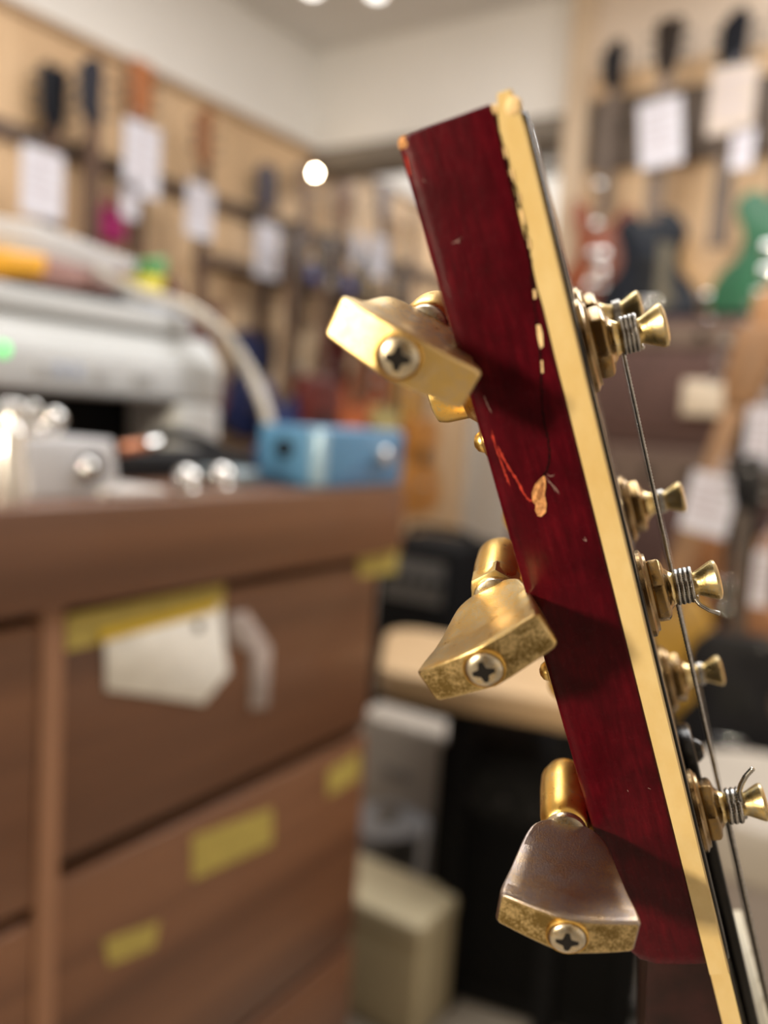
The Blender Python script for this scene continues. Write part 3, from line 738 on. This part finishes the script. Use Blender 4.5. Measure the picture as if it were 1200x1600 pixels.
# badge panel
q = on_y(1100, 622, 2.28); r = empty('amplifier_badge', q); tag(r, 'pale cream control plate on the face of the right stack', 'plate')
bm = bmesh.new(); box(bm, -.055, .055, -.004, .012, -.045, .045); obj('plate', bm, M_CREAMP, r, bevel=(.004, 2))
# guitars standing in front (lower right)
def stand_guitar(px, py, y, shape, bc, hc, lab, sc=1.0, tilt=0, nc=(.27, .14, .06)):
    """px,py pixel of the hook point"""
    p = on_y(px, py, y); g = hang_guitar(p, 0, shape, bc, hc, lab, 'guitars standing at lower right', neckc=nc, scale=sc, tilt=tilt)
    st = empty('guitar_stand', (p.x, y+.05, 0), 0); tag(st, 'black stand behind the '+lab.split(',')[0], 'stand')
    bm = bmesh.new(); tube(bm, [(0, .02, .01), (0, .03, p.z-.02)], .010); obj('pole', bm, M_TOLEX, st)
    for s in (-1, 1):
        bm = bmesh.new(); tube(bm, bez([(0, .02, .22), (s*.16, .05, .10), (s*.22, -.10, .01)], 6), .009); obj('leg', bm, M_TOLEX, st)
        bm = bmesh.new(); tube(bm, [(s*.05, .0, max(.1, p.z-.90*sc)), (s*.05, -.12, max(.1, p.z-.90*sc))], .008); obj('cradle_arm', bm, M_TOLEX, st)
    return g
stand_guitar(1150, 640, 1.95, LP, (.42, .23, .025), (.27, .14, .06), 'amber yellow guitar, tan neck and white tag, at lower right', 1.0, .22)
stand_guitar(1200, 560, 2.14, ST, (.30, .13, .05), (.40, .2, .08), 'brown guitar, orange neck, at the right edge', .9, .05)
stand_guitar(1165, 800, 1.70, AC, (.010, .010, .012), (.01, .01, .012), 'black guitar, round dark shoulders, at lower right', .6, -.05, (.05, .03, .02))
tag_at(on_y(1108, 788, 1.85), 0, .095, .125, 'white price tag on the tan neck at lower right', .15)
tag_at(on_y(1188, 682, 1.85), 0, .055, .12, 'white price tag touching the right edge', 0)
tag_at(on_y(1190, 905, 1.65), 0, .03, .10, 'narrow pale tag beside the black guitar shoulders', 0)
# pale round stool
a = on_z(1205, 1180, .52); b = on_z(1205, 1330, .52)
cx, cy = (a.x+b.x)/2+.07, (a.y+b.y)/2; rr = (a-b).length/2
rr = .17; cc = on_z(1200, 1175, .50); cy = cc.y-rr*.93; cx = cc.x+.04
st = empty('round_stool', (cx, cy, 0)); tag(st, 'pale grey round padded stool at the bottom right corner', 'stool')
bm = bmesh.new(); lathe(bm, (0, 0, .42), (0, 0, 1), [(0, rr*.94), (.01, rr), (.06, rr), (.078, rr*.95), (.08, 0)], 40); obj('seat', bm, mat('pale_vinyl', (.33, .295, .25), .6), st, smooth=40)
bm = bmesh.new(); lathe(bm, (0, 0, .05), (0, 0, 1), [(0, rr*.80), (.365, rr*.86)], 40); obj('drum_base', bm, mat('pale_pink_grey', (.28, .245, .23), .6), st, smooth=40)
bm = bmesh.new(); lathe(bm, (0, 0, 0), (0, 0, 1), [(0, rr*.85), (.045, rr*.85)], 40); obj('foot_ring', bm, mat('grey_ring', (.15, .14, .13), .6), st)

# ------------------------------------------------------------------ MIDDLE: bench, amps and boxes behind the counter
ZB = .58
c0 = on_z(592, 1045, ZB); c1 = on_z(604, 982, ZB); c2 = on_z(930, 1105, ZB); c3 = on_z(930, 1000, ZB)
be = empty('wooden_bench', (c0.x, c0.y, 0)); tag(be, 'pale wooden bench with rounded corners behind the counter end', 'bench')
o0 = Vector((c0.x, c0.y, 0)); L1 = (c1-c0); L1.z = 0; W1 = (c2-c0); W1.z = 0
def bp(u, v): q = L1*v+W1*u; return (q.x, q.y)
bm = bmesh.new(); prism(bm, [bp(.06, 0), bp(.96, 0), bp(1, .08), bp(1, .95), bp(.96, 1.05), bp(.22, 1.15), bp(.10, 1.10), bp(.02, .98), bp(0, .85), bp(0, .08)], ZB-.05, ZB); obj('bench_top', bm, wood('pale_bench_wood', (.42, .285, .155), (.53, .37, .21), (.4, 2, 2), 6, .5), be, bevel=(.006, 2))
for u, v in ((.45, .12), (.92, .12), (.92, .9), (.45, .9)):
    x, y = bp(u, v); bm = bmesh.new(); box(bm, x-.016, x+.016, y-.016, y+.016, 0, ZB-.05); obj('leg', bm, M_TOLEX, be)
wdir = math.atan2(W1.y, W1.x)
k0 = on_z(712, 1490, .0)
ua = (o0 + L1*.05 + W1*.36)
amp('bass_amplifier', (ua.x+.15*math.cos(wdir), ua.y+.15*math.sin(wdir)+.03, .0), wdir, .36, min(.24, L1.length*.8), .45, M_TOLEX, mat('black_cloth', (.004, .004, .004), .9), mat('dark_panel', (.012, .012, .012), .6), 'black amplifier standing under the pale bench', False)
cv = on_z(860, 1512, .03)
bm = bmesh.new(); box(bm, -.20, .24, -.03, .03, 0, .03); o = obj('floor_cable_cover', bm, mat('grey_rubber', (.22, .20, .18), .6), bevel=(.01, 2), loc=(cv.x, cv.y, 0)); o.rotation_euler.z = wdir; tag(o, 'low grey cable cover on the floor before the black amplifier', 'cable cover')
# grey box left of the bench legs
gb0 = on_y(556, 1112, 1.52); gb1 = on_y(700, 1118, 1.52)
r = empty('grey_crate', ((gb0.x+gb1.x)/2, 1.52, 0)); tag(r, 'pale grey fabric box under the left end of the wooden bench', 'box')
hw = (gb1.x-gb0.x)/2; hz_ = min(gb0.z, ZB-.065)
bm = bmesh.new(); box(bm, -hw, hw, 0, .10, 0, hz_); obj('box_body', bm, mat('pale_grey_cloth', (.36, .32, .275), .8, 0, .08, 9), r, bevel=(.008, 3))
bm = bmesh.new(); box(bm, -hw*.3, hw*.3, -.004, .002, hz_*.66, hz_*.72); obj('handle_slot', bm, mat('slot_grey', (.22, .20, .18), .8), r)
# dark amp beyond the bench
YA = c1.y+.45; k1 = on_y(590, 840, YA)
amp('guitar_amplifier', (k1.x+.12, YA, 0), 0, .24, .26, k1.z, M_TOLEX, mat('black_cloth', (.004, .004, .004), .9), mat('silver_panel', (.12, .12, .12), .5, .3), 'black amplifier with silver control strip beyond the pale bench')
# red guitar case
k3 = on_y(690, 800, YA+.1)
r = empty('guitar_case', (k3.x+.13, YA+.34, 0), 0); tag(r, 'dark red guitar case standing right of the small black amplifier', 'case')
bm = bmesh.new(); prism(bm, [(-.06, 0), (.10, 0), (.11, .3), (.07, .6), (.06, k3.z), (-.01, k3.z+.02), (-.03, .6), (-.06, .3)], -.05, .05, 'y'); obj('shell', bm, mat('oxblood_case', (.10, .010, .010), .5), r, bevel=(.015, 3))
bm = bmesh.new(); tube(bm, bez([(.11, -.0, .25), (.14, 0, .28), (.14, 0, .36), (.105, 0, .39)], 5), .008); obj('handle', bm, M_TOLEX, r)
# cream box + grey bag right of the chest
f0 = on_z(560, 1400, .30)
fr = on_y(560, 1410, 1.12); fr2 = on_y(662, 1390, 1.12)
r = empty('storage_box', ((fr.x+fr2.x)/2, 1.12, 0)); tag(r, 'tall cream storage box beside the brown chest of drawers', 'box')
hw = (fr2.x-fr.x)/2
bm = bmesh.new(); box(bm, -hw-.10, hw, 0, .13, 0, fr.z); obj('box_body', bm, mat('cream_box', (.44, .37, .23), .6), r, bevel=(.01, 3))
bm = bmesh.new(); box(bm, -hw-.102, hw+.003, -.004, .134, fr.z-.03, fr.z+.004); obj('box_lid', bm, mat('cream_box2', (.50, .43, .28), .55), r, bevel=(.008, 3))
g0 = on_y(595, 1330, 1.42)
r = empty('metal_bin', (g0.x, 1.44, 0)); tag(r, 'grey metal bin behind the cream storage box', 'bin')
bm = bmesh.new(); lathe(bm, (0, 0, 0), (0, 0, 1), [(0, .07), (.02, .075), (g0.z+.03, .085), (g0.z+.06, .085), (g0.z+.062, .075), (g0.z+.062, 0)], 28); obj('bin_body', bm, mat('brushed_grey', (.30, .30, .31), .4, .6), r, smooth=40)
bm = bmesh.new(); lathe(bm, (0, 0, g0.z+.06), (0, 0, 1), [(0, .03), (.02, .028), (.022, .01), (.022, 0)], 18); obj('lid_knob', bm, CH, r, smooth=40)
# lower row of guitars standing far along the left wall
for (px, py), sh_, bc, lab in [((500, 470), AC, (.10, .012, .008), 'dark red round-bodied guitar on the lower row behind the blue pedal'), ((560, 500), ST, (.50, .12, .03), 'orange-red guitar on the lower row left of the gold tuner'),
                               ((612, 520), LP, (.52, .42, .16), 'straw yellow guitar on the lower row under the top tuner'), ((662, 560), AC, (.50, .20, .03), 'orange round-bodied guitar on the lower row by the red headstock'),
                               ((448, 470), ST, (.02, .035, .13), 'navy blue guitar on the lower row behind the white cable')]:
    p = on_x(px, py-30, XW_+.30); hang_guitar(p, PI/2, sh_, bc, (.05, .03, .02), lab, 'guitars on the lower row', neckc=(.12, .07, .04), scale=.9)
    st = empty('guitar_stand', (p.x-.09, p.y, 0), PI/2); tag(st, 'black stand behind the '+lab.split(' on the')[0], 'stand')
    bm = bmesh.new(); tube(bm, [(0, 0, .01), (0, 0, p.z+.01)], .010); tube(bm, [(0, 0, p.z), (0, -.05, p.z)], .008); obj('pole', bm, M_TOLEX, st)
    for s_ in (-1, 1):
        bm = bmesh.new(); tube(bm, bez([(0, -.0, .20), (s_*.05, -.02, .10), (s_*.07, -.09, .01)], 6), .009); obj('leg', bm, M_TOLEX, st)

# ------------------------------------------------------------------ COUNTER (chest of drawers) and what stands on it
XD = on_z(0, 795, .916).x; ZT = .916; ZL = .830; YE = .952
M_WAL = wood('walnut_laminate', (.085, .034, .015), (.22, .097, .044), (1.2, .22, 5.5), 3.2, .48, .12, (.14, .058, .026))
M_WALL_ = wood('light_walnut_edge', (.25, .12, .062), (.34, .17, .09), (3, 3, .4), 4, .5)
ct = empty('counter_chest', (XD, .3, 0)); tag(ct, 'long walnut chest of drawers with thick top and yellow tape labels', 'cabinet')
ct.location = (0, 0, 0)
bm = bmesh.new(); box(bm, XD-.95, XD, -.35, YE, ZL, ZT); obj('counter_top', bm, M_WAL, ct, bevel=(.003, 2))
bm = bmesh.new(); box(bm, XD-.90, XD-.03, -.30, YE-.03, 0, ZL); obj('carcass', bm, mat('dark_carcass', (.03, .015, .009), .7), ct)
ya = on_x(62, 1150, XD-.012).y; yb_ = on_x(98, 1150, XD-.012).y
bm = bmesh.new(); box(bm, XD-.03, XD-.012, ya, yb_, .05, ZL); obj('stile', bm, M_WALL_, ct, bevel=(.002, 2))
ZG = .5936
def drawer(y0, y1, z0, z1):
    bm = bmesh.new(); box(bm, XD-.032, XD-.014, y0, y1, z0, z1); o = obj('drawer_front', bm, M_WAL, ct, bevel=(.002, 2)); return o
yr = YE-.035
drawer(yb_, yr, ZG+.008, ZL-.012); drawer(yb_, yr, .30, ZG-.010); drawer(yb_, yr, .04, .288)
drawer(-.28, ya, ZG-.02, ZL-.012); drawer(-.28, ya, .30, ZG-.034); drawer(-.28, ya, .04, .288)
M_TAPE = mat('yellow_masking_tape', (.42, .33, .075), .6, 0, .12, 60)
def tape(px0, py0, px1, py1, px2, py2, px3, py3, m=M_TAPE, x=None, name='tape_label'):
    x = x if x else XD-.0138
    P = [on_x(a, b, x) for a, b in ((px0, py0), (px1, py1), (px2, py2), (px3, py3))]
    bm = bmesh.new(); prism(bm, [(q.y, q.z) for q in P], x-.0004, x+.0008, 'x'); o = obj(name, bm, m, ct); return o
tape(300, 1308, 425, 1262, 425, 1318, 300, 1375); tape(162, 1470, 248, 1440, 240, 1480, 170, 1508)
tape(512, 1205, 562, 1175, 560, 1215, 512, 1245); tape(560, 868, 622, 858, 618, 895, 560, 902)
tape(103, 962, 350, 912, 348, 960, 103, 1018)
# hanging paper label and plastic tag: separate things hanging from the tape
def hanging(name, pts, m, lab, cat, x, children=()):
    P = [on_x(a, b, x) for a, b in pts]; c = P[0]
    r = empty(name, c); tag(r, lab, cat)
    bm = bmesh.new(); prism(bm, [(q.y-c.y, q.z-c.z) for q in P], -.0008, .0008, 'x'); obj('card', bm, m, r, bevel=(.0003, 1))
    for nm, pp, mm in children:
        Q = [on_x(a, b, x+.001) for a, b in pp]; bm = bmesh.new(); prism(bm, [(q.y-c.y, q.z-c.z) for q in Q], .0008, .0016, 'x'); obj(nm, bm, mm, r)
    return r
hanging('paper_label', [(163, 985), (345, 945), (350, 1005), (358, 1050), (318, 1100), (240, 1088), (165, 1078)], mat('bright_paper', (.86, .85, .80), .6, 0, .08, 40), 'white folded paper label hanging from yellow tape on the top drawer', 'label', XD-.0120,
        [('yellow_band', [(156, 985), (340, 938), (340, 953), (156, 1004)], mat('vivid_yellow', (.62, .42, .02), .5)), ('hole', [(304, 972), (314, 970), (316, 985), (306, 987)], M_DARK)])
M_CLEAR = mat('clear_plastic', (.42, .36, .34), .25, 0, .3, 60)
hanging('plastic_tag', [(355, 960), (385, 955), (424, 1010), (418, 1105), (392, 1108), (392, 1020), (360, 1000)], M_CLEAR, 'small translucent grey plastic tag beside the white paper label', 'tag', XD-.0122)
# printer
XR = -.87
zt = lambda px, py: on_x(px, py, XR).z
yR = on_x(348, 600, XR).y; yI = on_x(278, 640, XR).y
M_PR = mat('printer_grey', (.46, .475, .475), .45, 0, .03, 5); M_PRL = mat('printer_light', (.56, .585, .60), .4, 0, .02, 5); M_PRD = mat('printer_mid', (.37, .375, .37), .5, 0, .03, 5)
pr = empty('office_printer', (XR, .3, ZT)); tag(pr, 'large off-white office printer with button panel and green light', 'printer'); pr.location = (0, 0, 0)
z1 = zt(0, 609); z2 = zt(0, 530); z3 = zt(0, 478)
bm = bmesh.new(); prism(bm, [(XR-.38, z1), (XR, z1), (XR, z2), (XR-.03, z3), (XR-.38, z3+.02)], -.1, yR, 'y'); obj('upper_housing', bm, M_PR, pr, bevel=(.006, 3))
bm = bmesh.new(); box(bm, XR-.002, XR+.003, -.1, yI, z1+.004, z2-.004); pp = obj('control_panel', bm, M_PRL, pr, bevel=(.002, 2))
bm = bmesh.new(); box(bm, XR-.38, XR, yI, yR, ZT, z1); obj('side_pillar', bm, M_PRL, pr, bevel=(.008, 3))
bm = bmesh.new(); box(bm, XR-.38, XR-.10, -.1, yI, ZT, z1); obj('paper_bay', bm, M_TOLEX, pr)
bm = bmesh.new(); prism(bm, [(XR-.36, z3+.015), (XR-.02, z3), (XR-.03, z3+.03), (XR-.36, z3+.06)], -.1, yR-.04, 'y'); obj('scanner_lid', bm, M_PRD, pr, bevel=(.006, 3))
for (px, c, w) in ((65, (.45, .47, .5), .016), (92, (.36, .42, .56), .012), (118, (.36, .42, .56), .012), (155, (.42, .43, .45), .018), (222, (.38, .39, .40), .030)):
    y = on_x(px, 570, XR).y; bm = bmesh.new(); box(bm, XR+.002, XR+.006, y-w/2, y+w/2, (z1+z2)/2-.008, (z1+z2)/2+.008); obj('button', bm, mat('btn%d' % px, c, .4), pp, bevel=(.002, 2))
y = on_x(3, 546, XR).y; bm = bmesh.new(); lathe(bm, (XR+.003, y, zt(3, 546)), (1, 0, 0), [(0, .0075), (.002, .006), (.003, 0)], 20); obj('green_light', bm, mat('green_led', (.1, .8, .2), .3, emit=(.12, .85, .20), es=1.3), pp)
# paper tray / stack above
XT = XR-.10
def slab(name, pts, x0, x1, m, lab, cat, bev=.003, part='sheet'):
    P = [on_x(a, b, x1) for a, b in pts]; c = P[0]; r = empty(name, c); tag(r, lab, cat)
    bm = bmesh.new(); prism(bm, [(q.y-c.y, q.z-c.z) for q in P], x0-x1, 0, 'x'); obj(part, bm, m, r, bevel=(bev, 2)); return r
slab('paper_tray', [(-60, 330), (60, 348), (215, 408), (215, 424), (140, 420), (-60, 375)], XT-.25, XT-.02, mat('tray_white', (.55, .55, .56), .5), 'white paper tray sloping above the printer', 'tray', part='tray_shell')
slab('folder', [(60, 395), (215, 448), (215, 462), (120, 450), (60, 440)], XT-.2, XT-.01, mat('dusty_red', (.36, .20, .18), .6), 'dusty red folder lying on the printer lid', 'folder')
slab('tape_box', [(-20, 386), (76, 398), (74, 432), (-20, 428)], XT-.06, XT+.03, mat('vivid_orange', (.82, .40, .015), .45), 'bright orange box on top of the printer at the left edge', 'box', .006, 'carton')
slab('notepad', [(205, 450), (262, 462), (300, 500), (215, 484)], XT-.12, XT+.02, mat('blue_grey_pad', (.42, .46, .54), .6), 'blue-grey notepad at the right end of the printer lid', 'notepad')
slab('sticky_notes', [(222, 430), (258, 432), (256, 458), (224, 455)], XT-.08, XT-.03, mat('note_yellow', (.70, .60, .04), .5), 'small yellow box standing on the printer', 'box', .004, 'carton')
slab('sticky_notes', [(238, 405), (262, 402), (262, 430), (240, 430)], XT-.09, XT-.045, mat('note_green', (.08, .32, .12), .5), 'small green box stacked on the yellow one', 'box', .004, 'carton')
# white cable
cp = [on_x(150, 425, XT), on_x(215, 455, XT+.02), on_x(290, 478, XR-.02), on_x(335, 508, XR+.02), on_x(368, 545, XR+.03), on_x(395, 590, XR+.05), on_x(415, 640, XR+.08), on_x(430, 700, XR+.10)]
cp[-1].z = max(cp[-1].z, ZT+.01); cp.append(Vector((XR+.11, cp[-1].y+.02, ZT+.008)))
bm = bmesh.new(); tube(bm, bez(cp, 8), .0075, 10); o = obj('cable', bm, mat('grey_white_cable', (.50, .47, .42), .5), smooth=180); tag(o, 'thick whitish cable arching from the printer down behind the blue box', 'cable')
# blue stomp box
nb = on_z(497, 777, ZT); XB, YB0 = min(nb.x, XD-.012), nb.y
YB0 = on_x(497, 770, XB).y
YB1 = on_x(630, 720, XB).y; ra = ray(402, 720); XB2 = max(XB-.14, CAM.x+ra.x*(YB0/ra.y))
hh = on_x(497, 668, XB).z-ZT; w_ = YB1-YB0; d_ = XB-XB2
print('blue', XB, YB0, YB1, XB2, hh)
r = empty('effect_pedal', (XB, YB0, ZT)); tag(r, 'light blue metal effect pedal at the right end of the counter', 'pedal')
BL_ = mat('sky_blue_enamel', (.085, .24, .43), .35, 0, .08, 20)
bm = bmesh.new(); box(bm, -d_, 0, 0, w_, 0, hh); en = obj('enclosure', bm, BL_, r, bevel=(.005, 3))
bm = bmesh.new(); box(bm, -.016, .0012, -.0012, .014, .002, hh-.002); obj('corner_highlight', bm, mat('lit_corner_blue', (.40, .60, .76), .25, .3), r, bevel=(.004, 3))  # pale strip colours in the light caught by the near vertical edge
bm = bmesh.new(); prism(bm, [(w_*.12, hh*.05), (w_*.97, hh*.05), (w_*.97, hh*.85)], -.0002, .0010, 'x'); obj('darker_wedge', bm, mat('deeper_blue', (.07, .18, .34), .4), r)  # deeper blue triangle over the lower right of the front
bm = bmesh.new(); lathe(bm, (-d_*.55, 0, hh*.62), (0, -1, 0), [(0, .012), (.005, .012), (.006, .008), (.003, .007), (.002, 0)], 20); obj('jack_socket', bm, M_BLACK, r)
bm = bmesh.new(); lathe(bm, (0, w_*.68, hh*.55), (1, 0, .0), [(0, .011), (.010, .010), (.013, .007), (.014, 0)], 20); obj('knob', bm, CH, r)
# silver pedal with switches at left
XS = XD-.05
s0 = on_x(35, 690, XS); s1 = on_x(178, 700, XS)
hh = on_x(100, 685, XS).z-ZT; hw = (s1.y-s0.y)/2
print('silver', s0, s1, hw, hh)
r = empty('effect_pedal', (XS, (s0.y+s1.y)/2, ZT)); tag(r, 'silver metal effect pedal with chrome switches at the left of the counter', 'pedal')
bm = bmesh.new(); prism(bm, [(-.10, 0), (.012, 0), (0, hh), (-.10, hh)], -hw, hw, 'y'); obj('enclosure', bm, mat('satin_silver', (.44, .44, .46), .45, .2), r, bevel=(.003, 3))
bm = bmesh.new(); lathe(bm, (.006, hw*.35, hh*.5), (1, 0, .1), [(0, .013), (.004, .013), (.005, .010), (.002, .009)], 22); obj('socket', bm, M_DARK, r)
bm = bmesh.new(); bmesh.ops.create_icosphere(bm, subdivisions=4, radius=.009, matrix=Matrix.Translation((.010, hw*.22, hh*.5))); obj('chrome_plug', bm, CH, r, smooth=180)
def footswitch(px, py, x, R_, lab, base=None):
    p = on_x(px, py, x); r = empty('footswitch', (p.x, p.y, p.z)); tag(r, lab, 'switch')
    bm = bmesh.new(); bmesh.ops.create_icosphere(bm, subdivisions=4, radius=R_); obj('dome', bm, CH, r, smooth=180)
    bz = (base if base else ZT)-p.z
    bm = bmesh.new(); lathe(bm, (0, 0, 0), (0, 0, -1), [(0, R_*.72), (max(.004, -bz), R_*.72)], 20); obj('shaft', bm, CH, r, smooth=40)
    bm = bmesh.new(); lathe(bm, (0, 0, bz), (0, 0, 1), [(0, R_*1.25), (.004, R_*1.25)], 6); obj('lock_nut', bm, CH, r)
ht = ZT+hh
footswitch(85, 655, XS-.05, .010, 'round chrome footswitch on the silver pedal', ht-.004)
for px, lab in ((8, 'chrome toggle post cut by the left edge'), (26, 'second chrome toggle post from the left edge'), (52, 'third chrome toggle post from the left edge')):
    p = on_x(px, 640, XS-.02); r = empty('toggle_post', (p.x, p.y, ht)); tag(r, lab, 'switch', 'chrome toggle posts')
    bm = bmesh.new(); lathe(bm, (0, 0, -.004), (0, 0, 1), [(0, .009), (.005, .009), (.006, .0065), (.030, .0065), (.033, .004), (.034, 0)], 20); obj('post', bm, CH, r, smooth=40)
    bm = bmesh.new(); lathe(bm, (0, 0, .0), (0, 0, 1), [(0, .011), (.004, .011)], 6); obj('lock_nut', bm, CH, r)
p = on_x(16, 720, XS+.03); r = empty('jack_plug', (p.x, p.y, ZT)); tag(r, 'upright shiny white metal cylinder at the left edge of the counter', 'plug')
bm = bmesh.new(); lathe(bm, (0, 0, 0), (0, 0, 1), [(0, .010), (.002, .011), (.055, .011), (.060, .009), (.064, .006), (.066, 0)], 28); obj('barrel', bm, mat('bright_metal', (.85, .84, .82), .25, .7), r, smooth=40)
bm = bmesh.new(); lathe(bm, (0, 0, .063), (0, 0, 1), [(0, .004), (.015, .0035), (.019, .001)], 14); obj('tip', bm, CH, r, smooth=40)
footswitch(292, 750, XD-.03, .0135, 'chrome footswitch near the counter edge, left of the pair', ZT)
footswitch(346, 745, XD-.05, .0135, 'chrome footswitch near the counter edge, right of the pair', ZT)
footswitch(60, 672, XS-.015, .006, 'smallest chrome dome beside the toggle posts', ht-.004)
# flat things on the counter
def flat(px0, px1, py, x, h, dep, m, lab, name, cat, part='pad'):
    a_ = on_x(px0, py, x); b_ = on_x(px1, py, x); r = empty(name, (x, (a_.y+b_.y)/2, ZT)); tag(r, lab, cat)
    w_ = (b_.y-a_.y)/2; bm = bmesh.new(); box(bm, -dep, 0, -w_, w_, 0, h); obj(part, bm, m, r, bevel=(min(h*.4, .006), 3)); return r
flat(175, 262, 780, XD-.02, .008, .08, mat('off_white_card', (.60, .57, .55), .5), 'off-white plastic card lying at the counter edge', 'plastic_card', 'card', 'card')
k = flat(182, 402, 740, XD-.16, .032, .10, mat('black_case', (.02, .02, .022), .5), 'black cable bag lying before the printer', 'cable_bag', 'bag', 'pouch')
bm = bmesh.new(); tube(bm, bez([(-.02, -.06, .030), (-.03, -.02, .050), (-.04, .03, .048), (-.03, .08, .032)], 6), .008); obj('cable_loop', bm, M_TOLEX, k)
flat(352, 408, 757, XD-.06, .020, .05, mat('grey_blue_metal', (.26, .33, .37), .35, .5), 'small grey-blue tin beside the blue pedal', 'small_tin', 'tin', 'tin_body')
p = on_x(215, 702, XD-.12); r = empty('jack_cable_end', (p.x, p.y, ZT+.036)); tag(r, 'copper coloured jack plug with silver tip on the black bag', 'plug')
r.location.z = p.z
bm = bmesh.new(); lathe(bm, (0, -.022, 0), (0, 1, .15), [(0, .006), (.03, .007), (.034, .004)], 16); obj('sleeve', bm, mat('copper', (.45, .17, .08), .35, .5), r, smooth=40)
bm = bmesh.new(); lathe(bm, (0, .012, .005), (0, 1, .15), [(0, .006), (.014, .006), (.017, .003)], 16); obj('ferrule', bm, CH, r, smooth=40)
#ENDBG
# ------------------------------------------------------------------ camera
cd = bpy.data.cameras.new('camera'); cam = bpy.data.objects.new('camera', cd); COL.objects.link(cam)
cam.matrix_world = Matrix.Translation(CAM) @ R.to_4x4()
cd.sensor_width = 36; cd.sensor_fit = 'AUTO'; cd.lens = 36*F/1600; cd.clip_start = .01; cd.clip_end = 50
cd.dof.use_dof = True; cd.dof.focus_distance = .140; cd.dof.aperture_fstop = 7.7
SC.camera = cam
# ------------------------------------------------------------------ lights
def area(name, loc, target, size, power, col, sy=None):
    l = bpy.data.lights.new(name, 'AREA'); l.energy = power; l.color = col; l.size = size
    if sy: l.shape = 'RECTANGLE'; l.size_y = sy
    o = bpy.data.objects.new(name, l); COL.objects.link(o); o.location = loc
    o.rotation_euler = (Vector(target)-Vector(loc)).to_track_quat('-Z', 'Y').to_euler()
    return o
gc = G @ Vector((.008, .07, 0))
kd = (R @ Vector((-.80, .17, .58))).normalized()
area('key_lamp', gc+kd*1.6, gc, .16, 36, (1, .84, .62))
k2d = (R @ Vector((-.77, -.20, .60))).normalized()
area('added_glint_light', gc+k2d*1.3, gc, .10, 1.7, (1, .84, .60))  # weak unseen light, added so the top button's left facet glints
area('ceiling_fill', (.1, 2.0, 2.42), (-.2, 2.0, 0), 1.3, 56, (1, .985, .965))  # unseen area light added at ceiling height, no fixture modelled
area('ceiling_fill', (-1.0, 1.1, 2.42), (-1.1, 1.1, 0), 1.2, 27, (1, .985, .965))  # second added area light without a fixture, over the counter side
area('ceiling_fill', (-.95, -1.4, 2.42), (-1.2, 1.0, .8), 1.0, 18, (1, .95, .88))  # added fill from behind the camera, for left wall and drawer fronts
area('back_room_lamp', (-1.2, 4.4, 2.60), (-1.4, 4.2, 0), .9, 40, (1, .97, .93))
w = bpy.data.worlds.new('world'); SC.world = w; w.use_nodes = True
bg = w.node_tree.nodes['Background']; bg.inputs[0].default_value = (1, .90, .78, 1); bg.inputs[1].default_value = .2
SC.view_settings.view_transform = 'Standard'; SC.view_settings.look = 'None'; SC.view_settings.gamma = 1; SC.view_settings.exposure = 0
